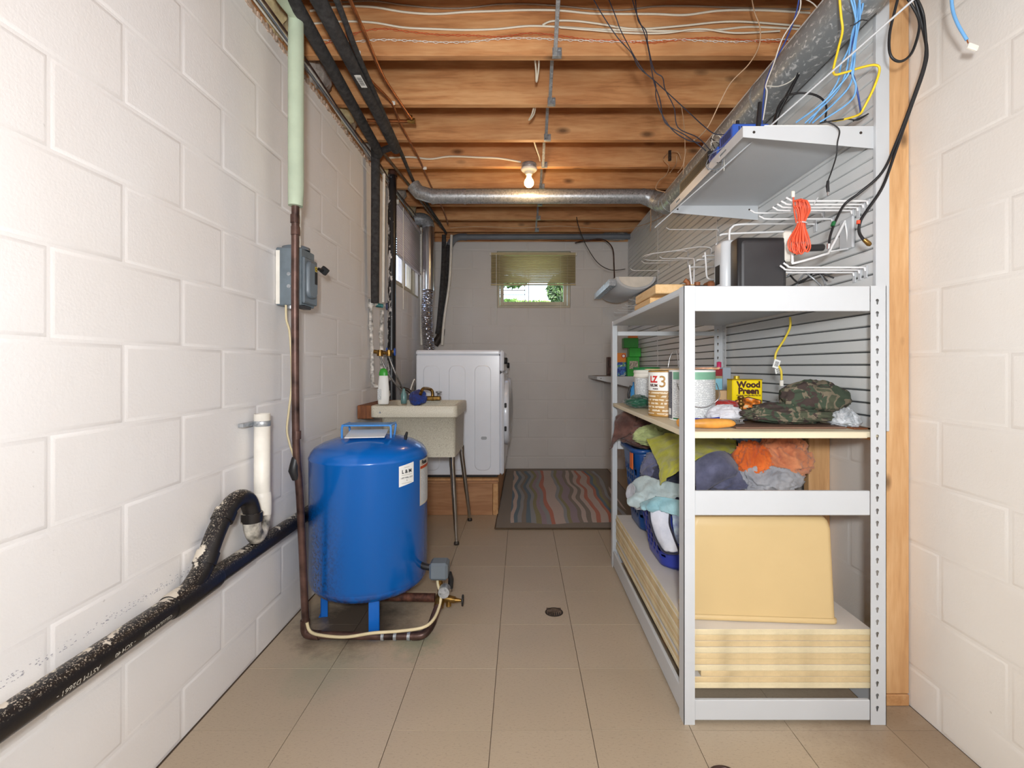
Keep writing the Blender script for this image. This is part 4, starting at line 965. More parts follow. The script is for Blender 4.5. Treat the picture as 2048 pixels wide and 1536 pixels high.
# ---------------------------------------------------------------- yellow cable under top shelf
t = thing('network_cable', 'yellow network cable with white tags hanging under the unit top shelf', 'cable', tuple(P(1580, 632, 1.9)))
pts = [P(*q) for q in [(1580, 634, 1.9), (1580, 655, 1.9), (1568, 680, 1.9), (1553, 704, 1.9), (1551, 722, 1.9), (1561, 738, 1.88), (1563, 750, 1.88), (1563, 760, 1.88)]]
mb = MB(); mb.tube(pts, .0042, 8, True, 5); mb.build('cable_sheath', mat('yellow_sheath', (226, 200, 60), .4), t, fix=False)
for (px, py, a, w_, h_) in ((1553, 728, 18, .024, .034), (1556, 742, -12, .022, .02)):
    p = P(px, py, 1.885); Mx = Matrix.Translation(p) @ Matrix.Rotation(math.radians(a), 4, 'Y'); mb = MB(); mb.box(-w_/2, w_/2, -.001, .001, -h_/2, h_/2, .0005, M=Mx); mb.build('paper_tag', M['label'], t)
    mb = MB(); [mb.box(-w_*.3, w_*.3, -.0014, -.0011, q*.004-.001, q*.004+.001, M=Mx) for q in (-2, -1, 0, 1, 2)]; mb.build('print_bars', M['ink'], t)
p = P(1563, 766, 1.88); mb = MB(); mb.box(p.x-.006, p.x+.006, p.y-.004, p.y+.004, p.z-.012, p.z+.01, .001); mb.build('plug', M['pvc'], t)
# ---------------------------------------------------------------- slatwall hooks
def D(px): return XW*F/(px-VX)           # depth of a point on the slatted panel at pixel column px
def hook(label, px, py, tx, up=8, r=.0033, group='straight wire hooks on the slatted panels'):
    d = D(px); b = P(px, py, d); b.x = XW-.004; tipx = (tx-VX)*d/F; L_ = b.x-tipx
    t = thing('wall_hook', label, 'hook', tuple(b), group)
    mb = MB(); mb.box(XW-.0045, XW-.0015, b.y-.008, b.y+.008, b.z-.035, b.z+.006, .001); mb.build('hook_plate', M['white'], t)
    u = up*d/F*1.0
    mb = MB(); mb.tube([b+Vector((0, 0, -.012)), b+Vector((-.003, 0, -.002)), b+Vector((-.010, 0, 0)), b+Vector((-L_*.5, 0, 0)), b+Vector((-L_+.03, 0, 0)), b+Vector((-L_+.012, 0, u*.45)), b+Vector((-L_, 0, u))], r, 8, True, 4)
    mb.build('hook_rod', M['hookw'], t, fix=False); return t
top = [(1738, 402, 1572, 7, 'nearest to the bare stud in the upper hook row'), (1729, 409, 1562, 7, 'second from the bare stud in the upper hook row'), (1718, 415, 1554, 7, 'third from the bare stud in the upper hook row'),
       (1706, 421, 1545, 7, 'fourth from the bare stud, beside the orange cord'), (1647, 426, 1500, 6, 'short of the wall shelf, behind the orange cord'), (1667, 438, 1518, 6, 'lowest of the upper hook row behind the orange cord')]
for px, py, tx, up, lb in top: hook('white wire hook '+lb, px, py, tx, up)
for px, py, tx, lb in [(1733, 535, 1567, 'nearest the stud in the lower hook row'), (1721, 540, 1560, 'in the middle of the lower hook row'), (1710, 545, 1552, 'furthest along in the lower hook row')]:
    hook('white wire hook '+lb, px, py, tx, 9)
for px, py, tx, lb in [(1438, 459, 1332, 'long with an upturned tip below the wall shelf'), (1388, 517, 1319, 'curving out behind the pine blocks'), (1340, 526, 1283, 'short, above the hanging lamp'), (1319, 541, 1261, 'shortest, right over the hanging lamp')]:
    hook('white wire hook '+lb, px, py, tx, 4, .0028)
for i, (px, py, tx) in enumerate([(1296, 600, 1258), (1292, 611, 1250), (1288, 616, 1244), (1284, 621, 1235), (1280, 626, 1228)]):
    hook('small dull wire hook beyond the hanging lamp, '+['highest', 'second', 'third', 'fourth', 'lowest'][i]+' of the cluster', px, py, tx, 2, .0024)
def wire(nm, label, pts, r=.0035, cat='hook', sub=5, plates=()):
    t = thing(nm, label, cat, tuple(P(*pts[0]))); mb = MB(); mb.tube([P(*p) for p in pts], r, 8, True, sub); mb.build('wire_rod', M['hookw'], t, fix=False)
    for (px, py) in plates:
        b = P(px, py, D(px)); mb = MB(); mb.box(XW-.005, XW-.001, b.y-.010, b.y+.010, b.z-.035, b.z+.012, .001); mb.build('hook_plate', M['white'], t)
    return t
wire('loop_hook', 'long white loop hook curving out over the hanging lamp', [(1422, 506, D(1422)-.01), (1421, 496, 2.92), (1395, 494, 2.95), (1345, 502, 3.0), (1300, 508, 3.1), (1285, 515, 3.2), (1295, 520, 3.3), (1330, 521, 3.35), (1374, 520, D(1375)), (1377, 528, D(1377))], .003, plates=((1422, 500), (1376, 523)))
wire('loop_hook', 'second white loop hook just below the long one', [(1376, 512, D(1376)), (1374, 503, 3.38), (1352, 502, 3.4), (1310, 507, 3.5), (1290, 514, 3.6)], .003, plates=((1376, 506),))
wire('tool_hook', 'white wire tool hook dropping behind the white router', [(1445, 494, D(1450)), (1434, 486, 2.3), (1433, 500, 2.25), (1434, 528, 2.25), (1440, 535, 2.25), (1458, 534, 2.3)], .0042, plates=())
wire('tool_hook', 'white wire tool hook bent upward left of the router', [(1410, 505, 2.3), (1412, 530, 2.3), (1414, 554, 2.3), (1424, 559, 2.3), (1450, 560, 2.35), (1478, 562, D(1478))], .0042)
wire('tool_hook', 'tall white wire hook bar standing behind the post top', [(1379, 530, 2.2), (1381, 550, 2.2), (1384, 576, 2.2)], .0042)
wire('tool_hook', 'tall white angled wire hook behind the post top', [(1355, 516, 2.6), (1380, 517, 2.5), (1388, 520, 2.45), (1388, 545, 2.4), (1387, 576, 2.35)], .004)
for i, (x0_, y_, x1_) in enumerate([(1405, 512, 1462), (1393, 520, 1462), (1378, 535, 1462)]):
    wire('tool_hook', ['upper', 'middle', 'lowest'][i]+' of the white wire arms running behind the router', [(x0_, y_+1, 2.3), (x0_+12, y_-1, 2.32), (x1_, y_-1, 2.5), (1500, y_-1, D(1500))], .0035)
wire('large_bent_hook', 'large white wire hook bent down over the router top', [(1459, 498, 1.95), (1459, 465, 1.95), (1464, 455, 1.95), (1480, 449, 1.95), (1560, 448, 1.97), (1630, 448, D(1632))], .0042, plates=((1632, 446),))
wire('large_bent_hook', 'white wire arm sloping below the large bent hook', [(1440, 472, 2.0), (1450, 468, 2.0), (1520, 465, 2.0), (1600, 462, D(1605))], .0042)
# tool holder bracket
t = thing('tool_bracket', 'white triangular wire bracket holding a black grip beside the orange cord', 'bracket', tuple(P(1700, 460, 1.68)))
mb = MB(); a = [P(*q) for q in [(1690, 442, 1.70), (1660, 500, 1.66), (1648, 509, 1.64), (1590, 526, 1.62), (1585, 522, 1.62), (1585, 505, 1.62)]]; mb.tube(a, .0042, 8, True, 3)
mb.tube([P(1690, 442, 1.70), P(1694, 470, 1.70), P(1696, 498, 1.70), P(1660, 503, 1.66)], .003, 8); mb.build('wire_frame', M['hookw'], t, fix=False)
mb = MB(); p = P(1698, 468, D(1698)); mb.box(XW-.012, XW-.002, p.y-.035, p.y+.035, p.z-.055, p.z+.055, .003); mb.build('back_plate', M['white'], t)
mb = MB(); mb.tube([P(1598, 497, 1.60), P(1645, 495, 1.62)], .0115, 10); mb.build('grip', M['black'], t)
mb = MB(); p = P(1578, 493, 1.66); mb.box(p.x-.015, p.x+.014, p.y, p.y+.02, p.z-.05, p.z+.055, .006); mb.build('holder_body', M['pvc'], t)
# orange cord coil
t = thing('orange_cord', 'orange patch cord coiled and tied on the upper hooks', 'cord', tuple(P(1602, 450, 1.60)))
random.seed(5); M['orange'] = mat('orange_jacket', (240, 96, 62), .35, var=.03)
n = 9
for k in range(n):
    a = (k-(n-1)/2)/n; d = 1.585+.012*math.sin(k*2.3); w1, w2 = 16, 22; mb = MB()
    tx = 1600+a*w1*1.5; bx_ = 1599+a*w2*1.7; yb = 500+6*math.cos(a*3)+random.uniform(-3, 3)
    pts = [(tx-3, 412, d), (1600+a*15, 420, d), (1601+a*12, 447, d), (bx_-4, 478, d), (bx_-6, yb-10, d), (bx_-1, yb, d), (bx_+5, yb-10, d), (bx_+2, 476, d), (1604+a*12, 447, d+.01), (tx+7+a*6, 420, d+.01), (tx+3, 399+abs(a)*6, d+.005), (tx-3, 402+abs(a)*4, d)]
    mb.tube([P(*p) for p in pts], .0024, 6, True, 5); mb.build('cord_loop', M['orange'], t, fix=False)
mb = MB(); mb.tube([P(*p) for p in [(1587, 388, 1.59), (1587, 400, 1.59), (1589, 425, 1.59), (1593, 446, 1.585)]], .0026, 6, True, 4); mb.build('cord_end', M['orange'], t, fix=False)
mb = MB(); p = P(1586, 391, 1.59); mb.box(p.x-.005, p.x+.005, p.y-.003, p.y+.003, p.z-.006, p.z+.014, .001); mb.build('plug', M['pvc'], t)
mb = MB(); c = P(1602, 447, 1.59); ring = [c+Vector((.017*math.cos(q), .017*math.sin(q), -.002*math.cos(q))) for q in [math.pi*2*i/16 for i in range(17)]]; mb.tube(ring, .0022, 6); mb.tube([P(1628, 408, 1.585), P(1636, 395, 1.585)], .0016, 5); mb.build('zip_tie', M['white'], t, fix=False)

# ---------------------------------------------------------------- wall shelf above (near)
def wallshelf(label, y0, y1, x0, zt_, lip, slat_drop, name='wall_shelf', topm=None):
    t = thing(name, label, 'shelf', ((x0+XW)/2, (y0+y1)/2, zt_-slat_drop))
    mb = MB(); mb.box(x0, XW-.002, y0+.002, y1-.002, zt_-.003, zt_, .001); mb.build('shelf_board', topm or M['white'], t)
    slots = [[(y0+a-.03, zt_-lip*.62), (y0+a+.03, zt_-lip*.62), (y0+a+.03, zt_-lip*.40), (y0+a-.03, zt_-lip*.40)] for a in (.16, .66) if y0+a+.03 < y1]
    vs, fs = curve_plate([(y0, zt_-lip), (y1, zt_-lip), (y1, zt_), (y0, zt_)], slots, .0018)
    mb = MB(); mb.add([Vector((x0+v.z, v.x, v.y)) for v in vs], fs); mb.build('front_lip', M['white'], t)
    for y in (y0, y1-.0025):
        mb = MB(); mb.prism([(x0+.001, zt_), (x0+.001, zt_-lip), (XW-.002, zt_-slat_drop), (XW-.002, zt_)], 'y', y, y+.0025); mb.build('bracket', M['white'], t)
        mb = MB(); [mb.cyl((xx, y-.0012, zz), (xx, y+.0035, zz), .0045, 10) for xx, zz in ((x0+.035, zt_-.02), (XW-.045, zt_-.022))]; mb.build('screw', M['iron'], t)
    return t
wallshelf('white metal wall shelf high on the slatted panel carrying network gear', 1.583, 2.36, .722, 1.893, .036, .073)
ws2 = wallshelf('tan-topped far wall shelf near the back wall carrying detergent', 4.62, 5.23, .72, 1.016, .03, .13, topm=mat('shelf_top_brown', (150, 130, 112), .6))
# gear on wall shelf
zs = 1.8935
def gear(label, name, x0, x1, y0, y1, h, m, vents=0, cat='router'):
    t = thing(name, label, cat, ((x0+x1)/2, (y0+y1)/2, zs)); mb = MB(); mb.box(x0, x1, y0, y1, zs, zs+h, .004); mb.build('case', m, t)
    mb = MB()
    for i in range(vents):
        yy = y0+.02+i*(y1-y0-.04)/max(vents-1, 1); mb.box(x0-.0006, x0+.001, yy-.0018, yy+.0018, zs+h*.25, zs+h*.8)
    for i in range(5):
        xx = x0+.02+i*.008; mb.box(xx, xx+.003, y0-.0006, y0+.001, zs+h*.3, zs+h*.8)
    mb.build('vent_slots', M['ink'], t)['kind'] = 'stuff'; return t
M['rblue'] = mat('router_blue', (52, 92, 182), .4, var=.05)
g1 = gear('blue router with vents and two antennas on the high wall shelf', 'router', .724, .85, 1.665, 1.78, .05, M['rblue'], 10)
for (px, py0, py1, d, r) in ((1475, 242, 262, 1.72, .008), (1516, 205, 258, 1.66, .008)):
    mb = MB(); a, b_ = P(px, py1, d), P(px+(4 if px > 1500 else 0), py0, d); mb.tube([a, b_], [r, r*.8], 10); mb.build('antenna', M['black'], g1)
g2 = gear('blue network switch beside the router on the high wall shelf', 'network_switch', .726, .80, 1.80, 1.885, .034, M['rblue'], 6, 'switch')
g3 = gear('black ventilated modem at the far end of the high wall shelf', 'modem', .728, .90, 1.90, 2.24, .062, M['black'], 26, 'modem')
mb = MB(); mb.box(.80, 1.02, 1.60, 1.625, zs, zs+.012, .001); tag(mb.build('paper_sheet', M['label']), 'white booklet lying at the near edge of the high wall shelf', 'booklet')
# tangle of small wires around gear
random.seed(9)
for k in range(9):
    a = (random.uniform(1418, 1440), random.uniform(300, 330), 1.95); pts = [a]
    for q in range(4): pts.append((random.uniform(1408, 1465)+q*3, random.uniform(268, 345), random.uniform(1.75, 2.05)))
    col_ = ['greypvc', 'black', 'pvc'][k % 3]
    cable('patch_wire', ['grey', 'black', 'white'][k % 3]+' thin wire '+['highest', 'midway', 'lowest'][k//3]+' in the tangle between the modem and the blue switch', pts, .0014, M[col_], 'tangled thin wires on the high shelf')

# ---------------------------------------------------------------- round duct
DX, DH = 1.06, 1.165
t = thing('air_duct', 'large spangled galvanised round duct along the slatted panel top', 'duct', (DX, 1.0, HC+DH))
mb = MB(); mb.tube([(DX, .45, HC+DH), (DX, 1.5, HC+DH), (DX, 1.502, HC+DH), (DX, 2.5, HC+DH), (DX, 2.502, HC+DH), (DX, 3.32, HC+DH)], .076, 36); mb.build('main_pipe', M['duct'], t, fix=False)
for y in (1.5, 2.1, 2.9):
    mb = MB(); mb.tube([(DX, y-.012, HC+DH), (DX, y-.004, HC+DH), (DX, y+.004, HC+DH), (DX, y+.012, HC+DH)], [.0765, .079, .079, .0765], 36); mb.build('seam_ring', M['duct'], t, fix=False)
hy, hz = 3.60, HC+1.26
ctr = [(DX, 3.31, HC+DH), (DX, 3.42, HC+DH), (DX-.012, 3.50, HC+DH+.012), (DX-.05, 3.565, HC+DH+.045), (DX-.10, hy, HC+DH+.08), (.90, hy, hz)]
mb = MB(); mb.tube(ctr, [.078, .078, .075, .070, .062, .055], 28, True, 3); mb.build('elbow', M['galv'], t, fix=False)
for q in (1, 2, 3, 4):
    c = Vector(ctr[q]); dv = (Vector(ctr[q+1])-Vector(ctr[q-1])).normalized()*.004; rr = [.078, .0785, .0755, .0705, .0625][q]
    mb = MB(); mb.tube([c-dv, c+dv], rr+.002, 28); mb.build('elbow_seam', M['galv'], t, fix=False)
mb = MB(); mb.tube([(.91, hy, hz), (-.66, hy, hz), (-.76, hy, hz+.03), (-.80, hy, hz+.08)], .053, 28, True); mb.build('cross_pipe', M['galv'], t, fix=False)
for x in (.90, -.42, -.66):
    mb = MB(); mb.tube([(x-.008, hy, hz), (x+.008, hy, hz)], .056, 28); mb.build('joint_band', M['galv'], t, fix=False)

# ---------------------------------------------------------------- hanging louvred lamp
t = thing('hanging_lamp', 'white half-round fluorescent lamp hood hanging near the far slatted panel', 'lamp', (.97, 4.5, 1.78))
prof = []
for k in range(13):
    a = math.pi+math.pi*k/12; prof.append((.965+.168*math.cos(a), 1.866+.108*math.sin(a)))
mb = MB(); G = [[Vector((x, y, z)) for x, z in prof] for y in (4.10, 4.95)]; mb.grid(G); mb.build('hood', M['white'], t, solid=.003)
mb = MB(); mb.prism(prof, 'y', 4.092, 4.10); mb.build('end_cap', M['white'], t)
inn = [(.965+(x-.965)*.86, 1.864+(z-1.866)*.82) for x, z in prof]
mb = MB(); mb.prism(inn, 'y', 4.085, 4.093); mb.build('end_panel', M['pvc'], t)
mb = MB()
for k in range(22): y = 4.12+k*.038; mb.box(.74, .80, y, y+.003, 1.795, 1.85)
for k in range(4): mb.box(.742+k*.018, .744+k*.018, 4.11, 4.95, 1.795, 1.85)
mb.build('louvre', M['galv'], t)['kind'] = 'stuff'
cable('lamp_cord', 'brown lamp cord from the joists down to the hanging lamp', [(1150, 486, 5.1), (1195, 478, 5.0), (1215, 484, 4.9), (1226, 500, 4.8), (1228, 530, 4.7), (1229, 556, 4.6)], .006, M['copper'])
cable('lamp_cord', 'thin dark cord dropping from a joist hook to the slatted panel', [(1153, 434, 4.6), (1158, 455, 4.6), (1172, 490, 4.7), (1195, 525, 4.7), (1222, 540, 4.7), (1250, 538, 5.0)], .004, M['iron'])

# ---------------------------------------------------------------- detergent on far shelf
zf = 1.0165
def fbox(label, px0, px1, py0, d, dep, m, nm='detergent_box', cat='box', zb=zf):
    x0 = (px0-VX)*d/F; x1 = (px1-VX)*d/F; mb = MB(); zt_ = HC-(py0-VY)*d/F; mb.box(x0, x1, d, d+dep, zb, zt_, .003); return tag(mb.build(nm, m), label, cat)
t = NT('detergent_print'); v = t.coord(); nz = t.noise(v, 22, 2, .5, .6); sx = t.n('ShaderNodeSeparateXYZ'); t.l(v, sx.inputs[0])
c1 = t.ramp(nz, [(0, srgb(28, 60, 150)), (.45, srgb(60, 120, 200)), (.52, srgb(110, 170, 80)), (.58, srgb(230, 230, 240)), (.63, srgb(30, 60, 160))], True)
c = t.mix(t.math('GREATER_THAN', sx.outputs[2], .135), c1, srgb(238, 140, 40)); t.col(c).pr(.4)
q = fbox('blue and orange printed detergent box on the far wall shelf', 1231, 1252, 706, 4.70, .06, t.m); ORG[q.name] = q.location.copy()
c = P(1247, 712, 4.699); mb = MB(); mb.cyl(c, c+Vector((0, -.003, 0)), .02, 20); mb.build('round_emblem', M['redink'], q); mb = MB(); mb.cyl(c+Vector((0, -.003, 0)), c+Vector((0, -.004, 0)), .013, 20); mb.build('round_emblem', M['label'], q)
fbox('narrow dark and orange box edge behind the detergent on the far shelf', 1216, 1228, 714, 5.0, .1, mat('dark_orange', (110, 80, 70), .5, var=.4, vs=30))
M['gbox'] = mat('green_carton', (44, 170, 44), .35, var=.12, vs=14)
q = fbox('bright green carton with a printed picture at the bottom of the green stack', 1255, 1279, 714, 4.64, .10, M['gbox'], 'green_carton'); ORG[q.name] = q.location.copy()
p0, p1 = P(1259, 738, 4.638), P(1276, 722, 4.638); mb = MB(); mb.box(p0.x, p1.x, p0.y-.001, p0.y, p0.z, p1.z, 0); mb.build('picture', mat('carton_picture', (200, 190, 170), .5, var=.4, vs=60), q)
zz = HC-(714-VY)*4.64/F+.001
fbox('green carton in the middle of the green stack on the far shelf', 1259, 1282, 696, 4.66, .10, M['gbox'], 'green_carton', zb=zz)
zz = HC-(696-VY)*4.66/F+.001
q = fbox('dark green carton with an orange flap on top of the green stack', 1248, 1277, 676, 4.66, .10, mat('dark_green_carton', (34, 130, 36), .4, var=.12), 'green_carton', zb=zz); ORG[q.name] = q.location.copy()
p0, p1 = P(1258, 676, 4.66), P(1276, 671, 4.66); mb = MB(); mb.box(p0.x, p1.x, p0.y+.01, p0.y+.06, p0.z, p1.z, .001); mb.build('flap', mat('orange_flap', (220, 120, 50), .5), q)

# ---------------------------------------------------------------- cables upper right
Mk, Mb = M['black'], mat('light_blue_jacket', (118, 178, 232), .4, var=.03)
Mdb = mat('deep_blue_jacket', (60, 84, 160), .4); My = mat('yellow_jacket', (248, 214, 50), .35, var=.03)
cable('thick_cable', 'thick black cable falling past the bare stud to a red-banded end', [(1810, -60, 1.42), (1836, 20, 1.45), (1853, 95, 1.46), (1848, 140, 1.47), (1822, 215, 1.49), (1792, 300, 1.5), (1766, 372, 1.5), (1736, 418, 1.5), (1722, 440, 1.5), (1718, 462, 1.5), (1726, 478, 1.49), (1738, 488, 1.48)], .0048, Mk)
o = bpy.data.objects[[x.name for x in bpy.data.objects if x.name.startswith('thick_cable')][-1]]; ORG[o.name] = o.location.copy()
MB().tube([P(1716.5, 448, 1.5), P(1717, 441, 1.5)], .0056, 10).build('red_band', M['redcap'], o, fix=False)
MB().tube([P(1728, 479, 1.485), P(1738, 488, 1.48), P(1741, 490, 1.48)], [.0062, .0075, .005], 10).build('connector', M['brass'], o, fix=False)
cable('thick_cable', 'second black cable falling beside the first to a green-banded end', [(1796, -60, 1.40), (1840, 10, 1.44), (1850, 60, 1.45), (1850, 120, 1.46), (1826, 196, 1.48), (1792, 286, 1.5), (1764, 345, 1.51), (1720, 385, 1.54), (1690, 408, 1.57), (1672, 440, 1.56), (1661, 470, 1.55), (1658, 490, 1.54)], .0042, Mk)
o = [x for x in bpy.data.objects if x.name.startswith('thick_cable')][-1]; ORG[o.name] = o.location.copy()
MB().tube([P(1665, 452, 1.555), P(1668, 444, 1.557)], .0058, 10).build('green_band', mat('green_tape', (30, 110, 60), .5), o, fix=False)
MB().tube([P(1658, 488, 1.54), P(1657, 498, 1.54)], [.0062, .005], 10).build('connector', M['steel'], o, fix=False)
cable('coax_loop', 'black cable loop hanging in front of the bare stud top', [(1806, -40, 1.42), (1790, 20, 1.43), (1779, 70, 1.44), (1781, 110, 1.44), (1800, 123, 1.44), (1822, 108, 1.44), (1836, 70, 1.44), (1838, 40, 1.44), (1822, 8, 1.44), (1800, -25, 1.43)], .0038, Mk)
cable('white_cord', 'long white cord strung diagonally in front of the high wall shelf', [(1842, -14, 1.2), (1310, 455, 2.2)], .0028, M['white'], sub=8)
cable('cut_cable', 'cut light blue cable end hanging before the near block wall', [(1903, -50, 1.30), (1904, 10, 1.30), (1914, 45, 1.29), (1934, 80, 1.28)], .0042, Mb)
o = [x for x in bpy.data.objects if x.name.startswith('cut_cable')][-1]; ORG[o.name] = o.location.copy()
MB().tube([P(1934, 79, 1.28), P(1937, 88, 1.279)], .0016, 5).build('bare_wire', M['copper2'], o, fix=False)
p = P(1945, 93, 1.277); Mx = Matrix.Translation(p) @ Matrix.Rotation(math.radians(20), 4, 'Y'); mb = MB(); mb.box(-.013, .015, -.004, .004, -.009, .006, .002, M=Mx); mb.build('plug', M['pvc'], o)
cable('yellow_cable', 'bright yellow network cable bent above the high wall shelf', [(1676, -40, 1.46), (1682, 30, 1.48), (1685, 62, 1.49), (1676, 100, 1.5), (1667, 146, 1.5), (1690, 145, 1.5), (1722, 135, 1.5), (1750, 130, 1.49), (1759, 140, 1.49), (1748, 175, 1.5), (1728, 215, 1.52), (1718, 229, 1.54), (1690, 238, 1.58), (1664, 242, 1.6)], .0036, My)
blues = [[(1690, -40, 1.45), (1712, 40, 1.47), (1708, 90, 1.48), (1700, 140, 1.5), (1680, 170, 1.52), (1640, 210, 1.56), (1592, 245, 1.62)],
         [(1716, -40, 1.45), (1720, 30, 1.47), (1712, 80, 1.48), (1708, 130, 1.49), (1700, 170, 1.52), (1670, 205, 1.56), (1625, 246, 1.62)],
         [(1728, -40, 1.46), (1724, 20, 1.47), (1706, 60, 1.49), (1698, 110, 1.5), (1690, 150, 1.51), (1668, 190, 1.56), (1610, 246, 1.63)],
         [(1722, -40, 1.46), (1714, 50, 1.48), (1710, 100, 1.49), (1704, 145, 1.5), (1712, 175, 1.51), (1698, 205, 1.54), (1640, 244, 1.6)],
         [(1708, -40, 1.47), (1722, 20, 1.48), (1708, 70, 1.5), (1694, 140, 1.52), (1706, 150, 1.53), (1716, 190, 1.54), (1722, 226, 1.57)],
         [(1698, -30, 1.46), (1712, 26, 1.48), (1700, 90, 1.5), (1682, 130, 1.52), (1674, 166, 1.55), (1636, 222, 1.6), (1618, 246, 1.63)]]
for i, q in enumerate(blues): cable('network_cable', ['light blue cable reaching furthest along the high wall shelf', 'light blue cable second in from the yellow one', 'light blue cable outermost on the far side of the bundle', 'light blue cable curving back to the panel in the bundle', 'deep blue cable ending behind the yellow bend', 'light blue cable crossing behind the yellow one'][i], q, .0029, Mb if i != 4 else Mdb, 'light blue cable bundle at the slatted panel')
mb = MB(); mb.tube([P(1700, 52, 1.475), P(1712, 47, 1.465), P(1722, 40, 1.46), P(1735, 41, 1.46)], .0015, 5, True, 3); tag(mb.build('zip_tie', Mk, fix=False), 'black zip tie around the light blue cable bundle', 'zip tie')
cable('power_cable', 'black cable looping up from the high wall shelf against the panel', [(1550, 250, 1.64), (1556, 215, 1.66), (1575, 192, 1.66), (1605, 186, 1.65), (1635, 192, 1.63), (1652, 210, 1.61), (1650, 243, 1.6)], .0034, Mk)
cable('power_cable', 'black cable running from the duct top down to the high wall shelf', [(1716, -40, 1.75), (1690, 20, 1.8), (1645, 75, 1.85), (1610, 120, 1.85), (1592, 155, 1.8), (1570, 195, 1.75), (1552, 230, 1.7), (1545, 250, 1.66)], .0036, Mk)
cable('power_cable', 'second black cable beside it crossing the duct', [(1722, -20, 1.8), (1670, 45, 1.85), (1625, 100, 1.88), (1598, 150, 1.82), (1578, 190, 1.76), (1560, 225, 1.7), (1552, 250, 1.66)], .0028, Mk)
cable('power_lead', 'thin black power lead dangling over the high shelf with a barrel plug', [(1650, 242, 1.57), (1668, 250, 1.56), (1679, 262, 1.56), (1675, 285, 1.56), (1673, 310, 1.57), (1664, 340, 1.57), (1656, 362, 1.57)], .0022, Mk)
o = [x for x in bpy.data.objects if x.name.startswith('power_lead')][-1]; ORG[o.name] = o.location.copy()
MB().tube([P(1656, 362, 1.57), P(1655, 372, 1.57), P(1656, 384, 1.57)], [.004, .0052, .0045], 10).build('barrel_plug', Mk, o, fix=False)
MB().tube([P(1656, 384, 1.57), P(1656, 391, 1.57)], .003, 8).build('plug_tip', M['steel'], o, fix=False)
cable('earth_wire', 'thin black wire loop on the near end of the high wall shelf', [(1640, 246, 1.6), (1690, 238, 1.58), (1715, 240, 1.57), (1736, 228, 1.57), (1728, 232, 1.57), (1706, 242, 1.58)], .0022, Mk)
cable('fibre_cable', 'white cable sweeping across the large duct', [(1500, -20, 1.9), (1600, -6, 1.9), (1640, 30, 1.85), (1620, 110, 1.85), (1590, 155, 1.8), (1560, 172, 1.78), (1535, 172, 1.75)], .0022, M['pvc'])
cable('blue_cable', 'deep blue cable dropping in front of the large duct to the router', [(1602, -40, 1.7), (1594, 20, 1.72), (1572, 80, 1.74), (1545, 130, 1.74), (1532, 165, 1.72), (1527, 200, 1.7), (1524, 250, 1.68)], .0027, Mdb)
cable('blue_cable', 'pale blue cable twisted with the deep blue one before the duct', [(1596, -40, 1.7), (1600, 18, 1.71), (1566, 75, 1.73), (1548, 126, 1.73), (1532, 170, 1.71), (1534, 186, 1.7), (1526, 240, 1.68)], .0022, M['pvc'])
cable('speaker_wire', 'long tan speaker wire hanging under the joists down to the modem', [(1500, -30, 2.0), (1508, 20, 2.0), (1520, 55, 2.0), (1518, 92, 2.0), (1498, 128, 2.0), (1462, 165, 2.02), (1440, 205, 2.05), (1418, 250, 2.08), (1400, 272, 2.05), (1388, 280, 2.0)], .0024, mat('tan_wire', (210, 176, 142), .5, var=.1))
tan = bpy.data.materials['tan_wire']
for i, q in enumerate([[(1362, 206, 2.6), (1368, 250, 2.55), (1370, 300, 2.5), (1366, 348, 2.45)], [(1372, 298, 2.4), (1366, 330, 2.45), (1356, 345, 2.4)]]):
    cable('bell_wire', ['tan bell wire hanging straight down from a joist to the modem', 'short tan wire curl beside the modem'][i], q, .002, tan)
# blue-grey wires fanning from ceiling top to gear
Mg = mat('slate_wire', (50, 54, 68), .5, var=.2); nm_ = ['first', 'second', 'third', 'fourth', 'fifth', 'sixth']
fan = [[(1182, -10, 2.0), (1205, 30, 2.0), (1235, 75, 2.02), (1262, 105, 2.05), (1278, 135, 2.05), (1305, 158, 2.05), (1340, 190, 2.03), (1378, 225, 2.0), (1405, 250, 1.95), (1430, 268, 1.9), (1458, 268, 1.85)],
       [(1214, -10, 2.0), (1232, 35, 2.0), (1242, 62, 2.02), (1270, 115, 2.03), (1290, 145, 2.03), (1310, 165, 2.03), (1312, 195, 2.0), (1322, 225, 2.0), (1345, 260, 2.0), (1375, 280, 1.98), (1400, 285, 1.95)],
       [(1262, -10, 2.0), (1274, 30, 2.0), (1290, 70, 2.0), (1298, 105, 2.0), (1302, 130, 2.0), (1308, 165, 2.0), (1320, 200, 2.0), (1330, 245, 2.0), (1370, 270, 1.98), (1398, 290, 1.95), (1412, 302, 1.93)],
       [(1270, -10, 2.02), (1276, 40, 2.02), (1292, 62, 2.02), (1296, 90, 2.02), (1308, 140, 2.02), (1325, 155, 2.02), (1330, 178, 2.02), (1348, 215, 2.02), (1356, 255, 2.02), (1395, 275, 1.98), (1420, 300, 1.94)]]
for i, q in enumerate(fan): cable('signal_wire', f'{nm_[i]} of the slate blue wires drooping from the joists to the high shelf', q, .0021, Mg)
